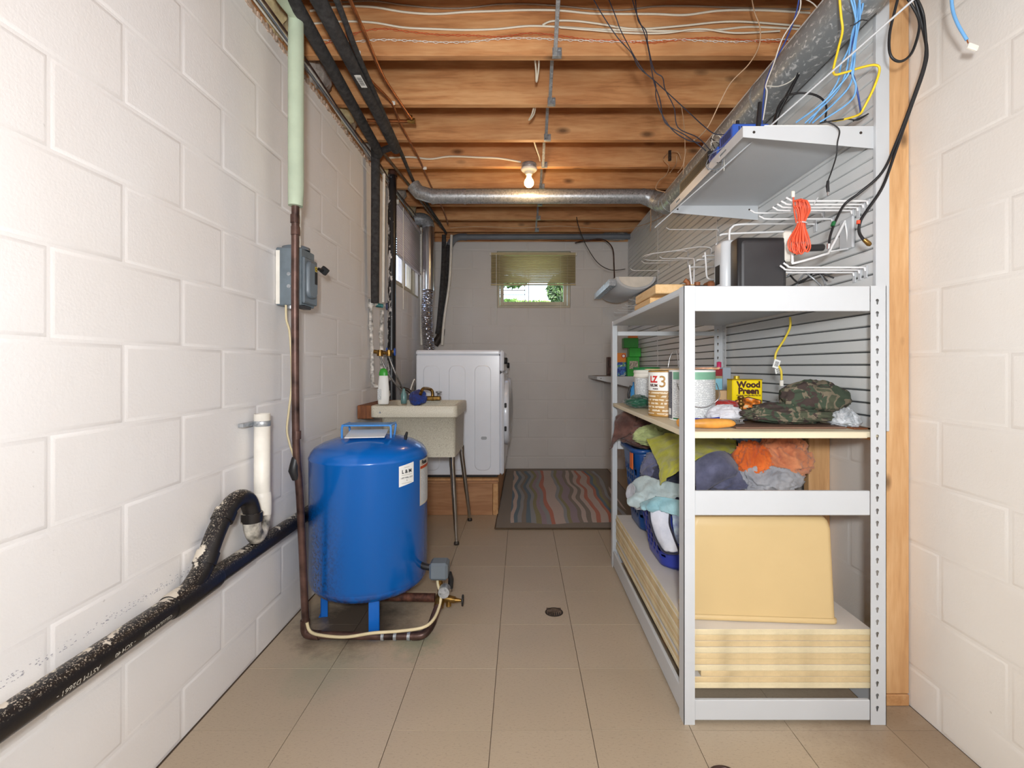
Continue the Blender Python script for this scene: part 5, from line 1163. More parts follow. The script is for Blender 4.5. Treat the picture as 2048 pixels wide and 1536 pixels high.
# terminal block on joist
t = thing('terminal_block', 'small black screw terminal strip on a joist with loose tan wires', 'terminal block', tuple(P(1339, 312, 3.39)))
p = P(1339, 312, 3.40); mb = MB(); mb.box(p.x-.009, p.x+.009, 3.385, 3.405, p.z-.035, p.z+.035, .001); mb.build('strip', Mk, t)
for k in range(6):
    for s in (-1, 1):
        mb = MB(); z = p.z-.028+k*.0112; mb.cyl((p.x+s*.005, 3.385, z), (p.x+s*.005, 3.382, z), .003, 6); mb.build('screw', M['steel'], t)
for i, q in enumerate([[(1342, 304, 3.39), (1356, 305, 3.3), (1362, 318, 3.3)], [(1334, 308, 3.38), (1327, 318, 3.3), (1338, 332, 3.25), (1332, 350, 3.2), (1318, 362, 3.15), (1312, 378, 3.1), (1330, 384, 3.0)], [(1353, 312, 3.3), (1352, 328, 3.3), (1340, 345, 3.2)]]):
    mb = MB(); mb.tube([P(*a) for a in q], .003, 6, True, 5); mb.build('loose_wire', tan, t, fix=False)

# ---------------------------------------------------------------- wires along the first joist and ceiling
dj = 2.18
def along(ys, x0=620, x1=1620, d=dj): n = len(ys); return [(x0+(x1-x0)*i/(n-1), y, d) for i, y in enumerate(ys)]
Mnm = mat('white_cable_jacket', (238, 230, 210), .45, var=.05)
cable('electric_cable', 'grey-brown cable highest along the first joist face', along([4, 4, 2, 10, 16, 16, 9, 8, 12, 18, 20, 13, 12, 14, 16, 18, 18]), .0036, mat('taupe_jacket', (160, 140, 122), .4))
cable('electric_cable', 'upper flat white cable along the first joist face', along([22, 13, 14, 24, 28, 24, 22, 20, 21, 27, 28, 28, 30, 22, 20, 22, 26]), .0050, Mnm)
cable('electric_cable', 'lower flat white cable along the first joist face', along([48, 43, 45, 55, 58, 60, 58, 52, 54, 58, 60, 62, 62, 60, 54, 56, 60]), .0046, Mnm)
cable('electric_cable', 'white cable arching above the lower one right of the strap', [(1085, 50, 2.175), (1105, 42, 2.175), (1150, 42, 2.175), (1200, 48, 2.17), (1270, 58, 2.17), (1360, 52, 2.17), (1440, 44, 2.17), (1500, 44, 2.17), (1600, 52, 2.17)], .0044, Mnm)
cable('electric_cable', 'white cable sagging just under the lower one right of the strap', [(1120, 55, 2.165), (1180, 60, 2.165), (1260, 66, 2.165), (1330, 66, 2.165), (1400, 58, 2.165), (1470, 66, 2.165), (1560, 62, 2.165)], .0040, Mnm)
def twist(label, ys, m, ph, x0=640, x1=1600):
    pts = along(ys, x0, x1); A_, _ = crom([P(*p) for p in pts], [0]*len(pts), 14); B = [p+Vector((0, .0016*math.cos(i*1.3+ph)-.004, .0022*math.sin(i*1.3+ph))) for i, p in enumerate(A_)]
    mb = MB(); mb.tube(B, .0014, 5); mb.tube([p+Vector((0, .0032*math.cos(i*1.3+ph+3.1), .0036*math.sin(i*1.3+ph+3.1))) for i, p in enumerate(A_)], .0014, 5); tag(mb.build('bell_wire', m, fix=False), label, 'wire')
twist('twisted orange bell wire along the first joist', [92, 70, 58, 64, 70, 71, 74, 67, 72, 80, 82, 86, 80, 76, 80, 84, 82], mat('orange_wire', (216, 104, 56), .5), 0)
twist('twisted white bell wire along the first joist', [80, 84, 80, 82, 85, 84, 78, 77, 80, 82, 84, 82, 80, 83, 84, 80, 80], M['pvc'], 1)
cable('electric_cable', 'white cable looping between joists down to the bulb box', [(775, 316, 3.39), (820, 314, 3.39), (860, 318, 3.39), (900, 313, 3.39), (960, 315, 3.39), (1000, 317, 3.39), (1042, 324, 3.39)], .007, Mnm)
cable('electric_cable', 'white cable pair hanging in the first joist bay near the strap', [(1070, 118, 2.3), (1072, 140, 2.35), (1073, 164, 2.4), (1077, 140, 2.35), (1078, 118, 2.3)], .0045, Mnm)
cable('electric_cable', 'white cable pair hanging in the second joist bay near the strap', [(1070, 205, 2.65), (1064, 228, 2.7), (1058, 240, 2.75), (1068, 228, 2.72), (1072, 205, 2.65)], .0045, Mnm)
cable('electric_cable', 'white cable pair running down to the bulb box', [(1067, 278, 3.1), (1072, 295, 3.2), (1078, 312, 3.3), (1080, 322, 3.38)], .0055, Mnm)
cable('bell_wire', 'thin pinkish wire along the farthest joists', [(900, 456, 4.6), (960, 453, 4.6), (1040, 456, 4.6), (1120, 452, 4.6), (1210, 458, 4.6), (1260, 456, 4.5), (1300, 445, 4.2), (1330, 430, 3.9)], .003, tan)
cable('bell_wire', 'thin tan wire hanging straight from the duct elbow', [(1301, 420, 3.6), (1302, 440, 3.7), (1301, 462, 3.8)], .003, tan)

# bulb ---------------------------------------------------------------
bx, by = (1058-VX)*3.38/F, 3.37
t = thing('ceiling_bulb', 'lit warm bulb in a white porcelain holder under a round steel box', 'lamp', (bx, by, 2.36))
mb = MB(); mb.lathe([(0, 2.515), (.05, 2.515), (.052, 2.51), (.052, 2.487), (.05, 2.483), (0, 2.483)], (bx, by, 0), 24); mb.build('junction_box', M['galv'], t)
mb = MB(); mb.lathe([(0, 2.484), (.055, 2.484), (.058, 2.474), (.046, 2.462), (.026, 2.456), (.024, 2.44), (0, 2.44)], (bx, by, 0), 28); mb.build('porcelain_holder', M['pvc'], t)
mb = MB(); mb.lathe([(.016, 2.445), (.0165, 2.425), (.02, 2.415), (.03, 2.40), (.034, 2.385), (.031, 2.368), (.02, 2.356), (.008, 2.352), (0, 2.3515)], (bx, by, 0), 28); mb.build('glass_bulb', emis('bulb_glow', (255, 214, 140), 9), t)
blo.location = (bx, by, 2.32)

# ================================================================ LEFT SIDE
def pipe(name, label, pts, r, m, cat='pipe', group=None, px=True, sub=0, seg=16):
    mb = MB(); mb.tube([P(*p) if px else p for p in pts], r, seg, True, sub); o = mb.build(name, m, None, fix=False); ORG[o.name] = o.location.copy(); return tag(o, label, cat, group)
# black drain line
zp, xp = .448, -.966
t = thing('drain_pipe', 'black plastic drain pipe with paint spatter sloping along the left block wall', 'pipe', (xp, 1.5, zp))
mb = MB(); mb.tube([(xp, .5, zp), (xp, 4.2, zp)], .030, 28); mb.build('main_pipe', M['abs'], t, fix=False)
mb = MB(); mb.tube([(xp, 1.33, zp), (xp, 1.345, zp), (xp, 1.52, zp), (xp, 1.535, zp)], [.033, .036, .036, .033], 28); mb.build('wye_hub', M['abs'], t, fix=False)
mb = MB(); mb.tube([(xp, 1.40, zp+.005), (xp, 1.455, zp+.035), (xp, 1.49, zp+.075), (xp, 1.535, zp+.135), (xp, 1.575, zp+.175)], .0285, 24, True, 3); mb.build('wye_branch', M['abs'], t, fix=False)
mb = MB(); mb.tube([(xp, 1.478, zp+.06), (xp, 1.500, zp+.09)], .033, 24); mb.build('coupling', M['abs'], t, fix=False)
mb = MB(); mb.tube([(xp, 1.566, zp+.165), (xp, 1.590, zp+.190)], .034, 24); mb.build('coupling', M['abs'], t, fix=False)
mb = MB(); mb.tube([(xp, 1.583, zp+.183), (xp+.005, 1.615, zp+.208), (xp+.01, 1.655, zp+.215), (xp+.015, 1.69, zp+.195), (xp+.02, 1.705, zp+.15), (xp+.02, 1.705, zp+.12)], .0285, 24, True, 4); mb.build('trap_arch', M['abs'], t, fix=False)
mb = MB(); mb.tube([(xp+.02, 1.705, zp+.15), (xp+.02, 1.705, zp+.118)], .0345, 24); mb.build('coupling', M['abs'], t, fix=False)
mb = MB(); mb.tube([(xp+.02, 1.705, zp+.12), (xp+.02, 1.712, zp+.085), (xp+.018, 1.74, zp+.055), (xp+.012, 1.775, zp+.07), (xp+.008, 1.797, zp+.11), (xp+.005, 1.80, zp+.15)], .0285, 24, True, 4); mb.build('trap_bend', mat('painted_trap', (200, 194, 182), .5, var=.45, vs=26), t, fix=False)
# pipe print, upside down
n_ = Vector((.97, 0, -.18)).normalized(); up_ = Vector((-n_.z, 0, n_.x)); up_ = Vector((0, -1, 0)).cross(n_); up_ = n_.cross(Vector((0, -1, 0)))
for txt, y, s in (('ASTM D2661 -', 1.03, .016), ('- SCH 40', 1.15, .015), ('CELLULAR CORE', 1.255, .012)):
    c = Vector((xp, y, zp))+n_*.0304; vs, fs = text_mesh(txt, s, .0001, 0, 'CENTER', 1.05)
    out = []; mb = MB()
    for v in vs:
        a = v.y/.0304; nn = n_*math.cos(a)+up_*math.sin(a); out.append(Vector((xp, y-v.x, zp))+nn*(.0303+v.z))
    mb.add(out, fs); mb.build('pipe_lettering', M['paleink'], t)
# flaked paint chips along wall above pipe
mb = MB(); random.seed(3)
for k in range(330):
    y = random.uniform(.7, 1.6); z = zp+.036+abs(random.gauss(0, .009)); e_ = random.uniform(.0004, .0013); mb.box(XL+.0002, XL+.0012, y-e_*1.5, y+e_*1.5, z-e_*.5, z+e_*.5)
tag(mb.build('paint_flecks', mat('dark_flecks', (168, 166, 174), .8), fix=False), 'dark paint flecks on the wall just above the black drain pipe', 'paint flecks', None, 'stuff')
# standpipe
t = thing('standpipe', 'white plastic standpipe open at the top, strapped to the left wall', 'pipe', (-.96, 1.8, .55))
mb = MB(); mb.lathe([(.0265, .605), (.0275, .61), (.0275, .935), (.0235, .935), (.0235, .75)], (-.9605, 1.80, 0), 28); mb.build('pipe_body', M['pvc'], t)
mb = MB(); mb.lathe([(.031, .56), (.032, .575), (.032, .63), (.030, .64), (.0275, .645)], (-.9605, 1.80, 0), 28); mb.build('coupling', M['pvc'], t)
mb = MB(); mb.lathe([(.0285, .89), (.030, .892), (.030, .908), (.0285, .91)], (-.9605, 1.80, 0), 28); mb.box(-1.004, -.985, 1.72, 1.86, .893, .907, .001); mb.build('strap', M['galv'], t)
# green insulated pipe and copper riser
t = thing('copper_riser', 'tall brown copper pipe standing in front of the blue tank with floor elbow', 'pipe', (-.885, 1.98, 0))
A0 = [P(612, 1266, 1.985), P(600, 1000, 1.955), P(592, 880, 1.94), P(590, 600, 1.92), P(591, 410, 1.90)]
mb = MB(); mb.tube(A0, .0145, 16, True, 3); mb.build('riser', M['copper'], t, fix=False)
for (px, py, d) in ((593, 870, 1.94), (590, 438, 1.902), (591, 462, 1.903)):
    a = P(px, py, d); mb = MB(); mb.tube([a-Vector((0, 0, .016)), a+Vector((0, 0, .016))], .017, 16); mb.build('coupling', M['copper'], t, fix=False)
el = [P(612, 1245, 1.985), P(612, 1268, 1.985)]; zf_ = .020
mb = MB(); mb.tube([Vector((-.884, 1.985, .075)), Vector((-.883, 1.985, .035)), Vector((-.868, 1.98, zf_)), Vector((-.82, 1.972, zf_))], .0185, 16, True, 4); mb.build('elbow', M['copper'], t, fix=False)
mb = MB(); mb.tube([(-.83, 1.974, zf_), (-.6, 1.965, zf_), (-.43, 1.965, zf_)], .0145, 16); mb.build('floor_run', M['copper'], t, fix=False)
mb = MB(); mb.tube([(-.44, 1.965, zf_), (-.40, 1.967, zf_+.004), (-.375, 2.0, zf_+.02), (-.362, 2.05, zf_+.05), (-.355, 2.08, .085)], .0165, 16, True, 4); mb.build('elbow', M['copper'], t, fix=False)
for x in (-.56, -.51, -.455):
    mb = MB(); mb.tube([(x-.006, 1.965, zf_), (x+.006, 1.965, zf_)], .0175, 16); mb.build('solder_ring', M['galv'], t, fix=False)
a = P(592, 940, 1.945); mb = MB(); mb.tube([a+Vector((0, 0, .05)), a+Vector((-.004, -.006, .02)), a+Vector((-.006, -.01, 0)), a+Vector((0, 0, -.035))], [.0155, .0175, .019, .0155], 10); mb.build('black_tape', Mk, t, fix=False)
t = thing('pipe_insulation', 'pale green foam sleeve around the upper copper riser', 'pipe insulation', tuple(P(592, 415, 1.90)))
mb = MB(); mb.tube([P(591, 412, 1.895), P(592, 380, 1.895), P(592, 200, 1.895), P(592, 100, 1.895), P(592, 36, 1.895)], [.0268, .029, .029, .029, .0275], 24); mb.build('sleeve', M['green_ins'], t, fix=False)
mb = MB(); mb.tube([P(592, 36, 1.895), P(588, 22, 1.87), P(574, 4, 1.82), P(556, -22, 1.74), P(536, -60, 1.6)], .0285, 24, True, 3); mb.build('bent_sleeve', M['green_ins'], t, fix=False)
cable('romex_cable', 'cream cable running down the wall behind the copper riser', [(572, 610, 1.99), (573, 640, 1.99), (580, 670, 1.98), (584, 760, 1.97), (578, 820, 1.97), (574, 860, 1.97), (580, 890, 1.97), (592, 940, 1.96), (600, 1100, 1.99), (606, 1240, 2.0)], .0045, mat('cream_cable', (222, 206, 166), .5, var=.08))
crm = bpy.data.materials['cream_cable']
cable('romex_cable', 'cream cable lying along the floor pipe up to the pressure switch', [(614, 1245, 1.955), (620, 1262, 1.95), (640, 1270, 1.94), (690, 1274, 1.93), (745, 1266, 1.935), (800, 1262, 1.94), (845, 1255, 1.95), (866, 1240, 1.99), (878, 1215, 2.06), (882, 1190, 2.1), (876, 1170, 2.12), (874, 1150, 2.13)], .0065, crm)
cable('conduit', 'thin white painted conduit behind the riser above the switch box', [(600, 390, 1.98), (600, 420, 1.99), (599, 495, 2.0)], .006, M['pvc'])
# safety switch box
t = thing('safety_switch', 'grey steel safety switch box on the left wall with black lever', 'switch box', (-.95, 2.07, 1.36))
y0_, y1_, z0_, z1_ = 1.995, 2.125, 1.362, 1.600
mb = MB(); mb.box(-1.009, -.905, y0_, y1_, z0_, z1_, .004); mb.build('enclosure', mat('switch_grey', (112, 124, 132), .4, var=.1, vs=20), t)
mb = MB(); mb.box(-.906, -.893, y0_+.004, y1_+.002, z0_+.01, z1_-.035, .005); mb.build('cover', M['grey'], t)
mb = MB(); loft(mb, [(.044, .078, .03, 0), (.043, .077, .03, .009), (.037, .071, .028, .013)], (0, 0, 0))
mb.v = [Vector((-.893+p.z, 2.06+p.x, 1.475+p.y)) for p in mb.v]; mb.build('raised_panel', M['grey'], t)
mb = MB(); mb.lathe([(.055, 0), (.055, .012), (.045, .016), (0, .016)], (-.955, 2.06, z1_), 20, sy=1.0); mb.build('hub_cap', M['grey'], t)
mb = MB(); mb.tube([(-.885, 2.12, 1.535), (-.878, 2.15, 1.535)], .007, 8); Mx = Matrix.Translation((-.875, 2.155, 1.535)) @ Matrix.Rotation(.7, 4, 'Y'); mb.box(-.016, .016, -.008, .012, -.016, .016, .003, M=Mx); mb.build('lever', Mk, t)
mb = MB(); mb.box(-.8796, -.879, 2.072, 2.092, 1.515, 1.535); mb.build('square_emblem', mat('emblem_yellow', (220, 190, 40), .5), t)
mb = MB(); mb.box(-.8792, -.8785, 2.0755, 2.0885, 1.5185, 1.5315); mb.box(-.8796, -.879, 2.070, 2.094, 1.46, 1.512); mb.build('square_emblem', M['ink'], t)
mb = MB(); mb.box(-.8786, -.878, 2.0785, 2.0855, 1.5215, 1.5285); mb.build('square_emblem', bpy.data.materials['emblem_yellow'], t)
mb = MB(); mb.box(-1.0085, -.992, 1.9935, 1.9948, z0_+.005, z1_-.012, .0004); mb.build('paint_smear', M['pvc'], t)
for z in (1.44, 1.49):
    mb = MB(); mb.cyl((-.955, 1.9945, z), (-.955, 1.9925, z), .008, 14); mb.build('knockout', M['galv'], t)
mb = MB(); mb.cyl((-.96, 2.02, z0_-.012), (-.96, 2.02, z0_+.002), .012, 14); mb.build('cable_clamp', M['galv'], t)
mb = MB(); mb.box(-.93, -.895, 2.01, 2.07, z0_-.012, z0_+.002, .003); mb.build('lower_catch', Mk, t)

# pressure tank
TX, TY, TR = -.688, 2.205, .256
t = thing('pressure_tank', 'blue domed well pressure tank standing by the left wall', 'tank', (TX, TY, 0))
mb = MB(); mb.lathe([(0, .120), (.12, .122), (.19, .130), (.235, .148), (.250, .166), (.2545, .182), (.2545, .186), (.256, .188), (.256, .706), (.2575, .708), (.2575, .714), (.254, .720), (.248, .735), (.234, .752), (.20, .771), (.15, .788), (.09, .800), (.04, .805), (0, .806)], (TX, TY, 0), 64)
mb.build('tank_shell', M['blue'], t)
for a in (-68, 190, 62):
    r_ = math.radians(a); mb = MB(); Mx = Matrix.Translation((TX+.205*math.cos(r_), TY+.205*math.sin(r_), 0)) @ Matrix.Rotation(r_+math.pi/2, 4, 'Z')
    mb.box(-.022, .022, -.002, .002, .001, .15, .0008, M=Mx); mb.box(.018, .022, -.002, .028, .001, .14, .0008, M=Mx); mb.box(-.022, .022, -.01, .02, .0008, .004, .0005, M=Mx); mb.build('leg', M['blueplain'], t)
Mx = Matrix.Translation((TX+.005, TY-.02, .798)) @ Matrix.Rotation(.05, 4, 'Z')
mb = MB(); mb.box(-.102, .102, -.055, .055, .052, .0545, .001, M=Mx)
for s in (-1, 1):
    mb.tube([Mx @ Vector(p) for p in [(s*.100, -.052, .054), (s*.106, -.052, .045), (s*.106, -.052, -.002)]], .005, 8); mb.tube([Mx @ Vector(p) for p in [(s*.100, .052, .054), (s*.106, .052, .045), (s*.100, .052, -.002)]], .005, 8)
    mb.tube([Mx @ Vector(p) for p in [(s*.104, -.053, .053), (s*.104, .053, .053)]], .005, 8)
mb.tube([Mx @ Vector(p) for p in [(-.104, -.053, .053), (.104, -.053, .053)]], .004, 8); mb.build('top_handle', M['handle_blue'], t)
mb = MB(); mb.box(-.088, .078, -.10, .035, .018, .021, M=Mx @ Matrix.Rotation(.1, 4, 'Z') @ Matrix.Rotation(.12, 4, 'X')); mb.build('paper_manual', M['label'], t)
mb = MB(); p = Vector((TX+.165, TY-.02, .778)); mb.tube([p, p+Vector((.004, -.004, .02)), p+Vector((.010, -.008, .038))], [.007, .0075, .005], 10); mb.build('air_valve', Mk, t)
# sticker
ang = math.radians(-52)
def cylpatch(a0, a1, z0, z1, m, nm, tilt=0, d=.0008):
    mb = MB(); G = []
    for i in range(7):
        a = math.radians(a0+(a1-a0)*i/6); G.append([Vector((TX+(TR+d)*math.cos(a), TY+(TR+d)*math.sin(a), z+tilt*(i/6-.5))) for z in (z0, z1)])
    mb.grid(G); return mb.build(nm, m, t)
cylpatch(-46, -28.5, .612, .698, M['label'], 'service_sticker', .010)
mb = MB()
for txt, s, z, bo in (('INSTALLED BY', .007, .685, 0), ('L & M', .021, .668, .0006), ('WELL & PUMP SERVICE', .0055, .654, .0001), ('1-877 WELL GUY', .0085, .642, .0001), ('&', .007, .631, 0), ('1-877-355-9489', .0075, .620, 0)):
    if txt in ('1-877-355-9489', 'WELL & PUMP SERVICE', 'INSTALLED BY'): continue
    text_cyl(mb, txt, s, (TX, TY), TR+.001, z, math.radians(-37.2), bo)
mb.build('lettering', M['ink'], t)
for z, w_ in ((.686, 3), (.654, 6), (.620, 6)):
    cylpatch(-37.2-w_, -37.2+w_, z-.0012, z+.0012, M['paleink'], 'fine_print_line', d=.0014)
cylpatch(-18.5, 12, .50, .70, mat('tag_beige', (214, 206, 190), .5), 'instruction_label')
cylpatch(-17.5, 11, .660, .672, mat('label_orange', (190, 76, 40), .5), 'label_stripe', d=.0012); cylpatch(-16.5, 10, .508, .655, M['print'], 'label_text_block', d=.0012)
mb = MB(); text_cyl(mb, 'Flotec', .024, (TX, TY), TR+.001, .686, math.radians(-8), .0012); mb.build('lettering', M['ink'], t)
# pressure switch & valve manifold
t = thing('pressure_switch', 'grey pressure switch box on brass fittings beside the tank foot', 'pressure switch', (-.355, 2.12, .06))
mb = MB(); mb.box(-.398, -.318, 2.085, 2.165, .188, .262, .010); mb.build('switch_cover', M['grey'], t)
mb = MB(); mb.tube([(-.358, 2.13, .19), (-.356, 2.13, .165), (-.356, 2.13, .16)], .009, 10); mb.tube([(-.356, 2.13, .165), (-.356, 2.13, .105)], .012, 12); mb.build('nipple', M['brass'], t, fix=False)
mb = MB(); mb.tube([(-.33, 2.10, .15), (-.33, 2.06, .15)], .024, 16); mb.build('pressure_gauge', M['galv'], t, fix=False)
mb = MB(); mb.tube([(-.62, 2.14, .097), (-.38, 2.13, .097)], .018, 14); mb.build('tank_pipe', mat('rusty_pipe', (96, 58, 44), .7, .3, var=.4, vs=40), t, fix=False)
mb = MB(); mb.tube([(-.355, 2.08, .082), (-.354, 2.10, .095), (-.354, 2.13, .10), (-.352, 2.16, .10)], .021, 14); mb.tube([(-.352, 2.13, .097), (-.29, 2.12, .092)], [.02, .014], 14); mb.tube([(-.318, 2.12, .094), (-.318, 2.12, .066)], .012, 10); mb.build('brass_tee', M['brass'], t, fix=False)
mb = MB(); mb.tube([(-.30, 2.12, .092), (-.262, 2.115, .092)], [.013, .006], 12); mb.build('valve_body', M['brass'], t, fix=False)
mb = MB(); mb.lathe([(.006, -.004), (.024, -.003), (.024, .003), (.006, .004)], (-.256, 2.115, .092), 10, axis='x'); mb.build('valve_handle', Mk, t)
mb = MB(); mb.tube([(-.40, 2.14, .225), (-.43, 2.14, .23), (-.47, 2.16, .24)], .014, 10); mb.build('conduit_stub', Mk, t, fix=False)
mb = MB(); mb.tube([(-.318, 2.14, .20), (-.312, 2.15, .17), (-.315, 2.15, .13)], .012, 8); mb.tube([(-.33, 2.10, .155), (-.30, 2.08, .16), (-.30, 2.09, .14)], .0012, 5, True, 3); mb.build('loose_wire', Mk, t, fix=False)

# ---------------------------------------------------------------- utility sink
SX0, SX1, SY0, SY1, ST = -.905, -.385, 2.90, 3.42, .875
t = thing('utility_sink', 'speckled cream laundry sink on tubular steel legs', 'sink', ((SX0+SX1)/2, (SY0+SY1)/2, 0))
mb = MB()
# rim apron + tapered bowl, open top
def rring(x0, x1, y0, y1, z, r=.03, n=5): return [Vector(((x0+x1)/2+a, (y0+y1)/2+b_, z)) for a, b_ in rrect((x1-x0)/2, (y1-y0)/2, r, n)]
secs = [rring(-.79, -.40, 2.98, 3.36, .56), rring(SX0+.055, SX1-.012, SY0+.025, SY1-.03, ST-.068), rring(SX0+.002, SX1-.002, SY0+.002, SY1-.002, ST-.07), rring(SX0, SX1, SY0, SY1, ST-.066), rring(SX0, SX1, SY0, SY1, ST-.004, .03), rring(SX0+.004, SX1-.004, SY0+.004, SY1-.004, ST), rring(SX0+.03, SX1-.022, SY0+.022, SY1-.022, ST), rring(SX0+.06, SX1-.035, SY0+.035, SY1-.035, ST-.06), rring(-.77, -.42, 3.0, 3.34, .575)]
secs[0] = rring(SX0+.07, SX1-.018, SY0+.045, SY1-.045, .56, .02)
n = len(secs[0]); mb.add([p for s in secs for p in s], [(i*n+k, i*n+(k+1) % n, (i+1)*n+(k+1) % n, (i+1)*n+k) for i in range(len(secs)-1) for k in range(n)], True)
mb.add(secs[0], [tuple(range(n))[::-1]]); mb.add(secs[-1], [tuple(range(n))]); mb.build('basin', M['sink'], t)
for (x0_, y0_, x1_, y1_) in ((-.425, 2.985, -.405, 3.03), (-.415, 3.37, -.372, 3.50), (-.80, 2.985, -.82, 3.03), (-.80, 3.35, -.82, 3.45)):
    mb = MB(); mb.tube([(x0_, y0_, .565), (x0_, y0_, .51), (x1_, y1_, .02)], [.017, .017, .0115], 14); mb.build('leg', M['chrome'], t, fix=False)
    mb = MB(); mb.lathe([(.012, .022), (.017, .012), (.017, .0008), (0, .0008)], (x1_, y1_, 0), 14); mb.build('leg_foot', M['iron'], t)
mb = MB(); mb.cyl((SX0+.06, SY0-.002, ST-.04), (SX0+.06, SY0+.002, ST-.04), .006, 10); mb.build('screw', M['galv'], t)
mb = MB(); mb.tube([(-.62, 3.38, ST-.002), (-.62, 3.38, ST+.06), (-.64, 3.36, ST+.08), (-.66, 3.26, ST+.085), (-.67, 3.22, ST+.05)], .011, 12, True, 4); mb.box(-.76, -.56, 3.36, 3.40, ST, ST+.03, .006)
mb.build('faucet', M['brass'], t, fix=False)
for x in (-.745, -.575):
    mb = MB(); mb.lathe([(.010, .03), (.010, .05), (.022, .052), (.022, .062), (0, .064)], (x, 3.38, ST), 8); mb.build('tap_handle', M['galv'], t)
mb = MB(); mb.box(-1.004, -.907, 2.97, 3.46, .79, .872, .003); tag(mb.build('mounting_board', M['darkwood']), 'stained wood board behind the sink against the left wall', 'board')
# bottle
c = P(767, 810, 3.02); c.z = ST+.0005
t = thing('detergent_bottle', 'white detergent bottle with a green cap on the sink rim', 'bottle', tuple(c))
mb = MB(); mb.lathe([(0, .0), (.030, .0), (.034, .006), (.036, .05), (.034, .11), (.029, .165), (.025, .19), (0, .192)], c, 28, sy=.62); mb.build('bottle_body', M['label'], t)
mb = MB(); mb.lathe([(.0275, .178), (.027, .195), (.022, .212), (.012, .222), (0, .224)], c, 28, sy=.66); mb.build('bottle_cap', mat('leaf_green', (64, 172, 60), .35), t)
mb = MB(); mb.box(c.x-.031, c.x-.008, c.y-.0222, c.y-.0205, c.z+.03, c.z+.095); mb.build('printed_panel', M['print'], t)
# blue rag and small green thing on rear rim
garment('rag', 'blue cloth hanging on the sink rim by the faucet', lump((-.71, 3.33, ST+.02), .058, .045, .052, 41, .3, 2.0, 80, 44, 1), 'navy' if False else 'purple', 0, 'rag')
bpy.data.objects['rag'].data.materials[0] = cloth('rag_blue', (40, 74, 160), (60, 60, 110), 14)
t = thing('sponge_bottle', 'small clear teal bottle beside the white detergent bottle', 'bottle', (-.775, 3.16, ST)); mb = MB(); mb.lathe([(0, .0005), (.018, .0005), (.02, .02), (.02, .06), (.008, .09), (.008, .1), (0, .1)], (-.775, 3.20, ST-.01), 16); mb.build('bottle_body', mat('teal_plastic', (110, 150, 150), .25), t)

# ---------------------------------------------------------------- vertical pipes near the sink
t = pipe('foam_pipe', 'vertical black foam-covered pipe on the left wall above the valves', [(751, 288, 3.14), (751, 400, 3.15), (750, 560, 3.17), (750, 606, 3.18)], [.028, .028, .027, .026], M['foam'], 'pipe')
t2 = pipe('vent_stack', 'black waste stack streaked with white paint beside the side window', [(784, 335, 3.6), (784, 500, 3.6), (783, 700, 3.6), (783, 900, 3.6)], .031, M['stack'], 'pipe')
MB().tube([P(784, 352, 3.6), P(784, 336, 3.6)], .038, 16).build('stack_hub', M['copper'], t2, fix=False)
t3 = pipe('supply_pipe', 'thin white painted pipe between the foam pipe and the black stack', [(768, 348, 3.35), (767, 470, 3.35), (766, 605, 3.35)], .0095, M['pvc'], 'pipe')
PB = mat('peeling_pipe_paint', (222, 216, 208), .6, var=.35, vs=40)
t4 = thing('supply_manifold', 'white painted supply pipes with brass laundry valves and blue handles', 'valves', tuple(P(755, 700, 3.3)))
def pp(nm, pts, r, m): mb = MB(); mb.tube([P(*q) for q in pts], r, 12, True, 0); return mb.build(nm, m, t4, fix=False)
pp('pipe_run', [(742, 600, 3.2), (742, 660, 3.2), (744, 700, 3.22), (745, 765, 3.22), (750, 772, 3.22), (760, 773, 3.24)], .0125, PB)
pp('pipe_run', [(764, 620, 3.3), (763, 670, 3.3), (763, 700, 3.3), (764, 745, 3.3)], .0135, PB)
pp('coupling', [(741, 598, 3.2), (741, 615, 3.2)], .017, PB); pp('coupling', [(742, 648, 3.2), (742, 660, 3.2)], .016, PB); pp('coupling', [(762, 662, 3.3), (762, 676, 3.3)], .0175, PB)
pp('cross_pipe', [(744, 608, 3.2), (770, 612, 3.25)], .010, PB)
pp('valve_body', [(752, 610, 3.22), (766, 612, 3.24)], .014, mat('verdigris', (70, 140, 140), .6, .3, var=.4, vs=60))
def handle(px, py, d, m, r=.02):
    p = P(px, py, d); mb = MB(); mb.lathe([(.004, -.004), (r, -.004), (r, .004), (.004, .004)], p, 8, axis='x', sy=1.35); mb.build('valve_handle', m, t4)
Mh = mat('handle_blue_enamel', (44, 84, 170), .4); Mhd = mat('handle_navy', (54, 62, 100), .5, var=.2)
handle(774, 613, 3.22, Mhd, .018); handle(774, 700, 3.2, Mh, .012); handle(790, 704, 3.2, Mh, .02)
pp('valve_body', [(748, 703, 3.22), (772, 706, 3.22)], .013, M['brass']); pp('valve_body', [(772, 706, 3.22), (788, 703, 3.22)], .012, M['brass'])
pp('valve_stem', [(760, 700, 3.2), (760, 712, 3.2)], .02, M['brass']); pp('valve_stem', [(778, 700, 3.2), (778, 712, 3.2)], .018, M['brass'])
Mbr = mat('braided_steel', (150, 146, 142), .35, .7, var=.3, vs=200)
for q, lb in (([(760, 712, 3.2), (770, 735, 3.2), (785, 760, 3.22), (800, 778, 3.25), (812, 790, 3.3)], 'braided supply hose from the valves curving down behind the sink'), ([(778, 713, 3.2), (786, 735, 3.2), (796, 758, 3.22), (806, 778, 3.3)], 'second braided supply hose dropping steeply behind the sink')):
    cable('supply_hose', lb, q, .0065, Mbr, seg=8)
cable('drain_hose', 'dark ribbed drain hose curling behind the sink faucet', [(800, 776, 3.5), (816, 780, 3.5), (826, 792, 3.5), (824, 806, 3.45), (818, 820, 3.44)], .012, M['iron'], seg=10)
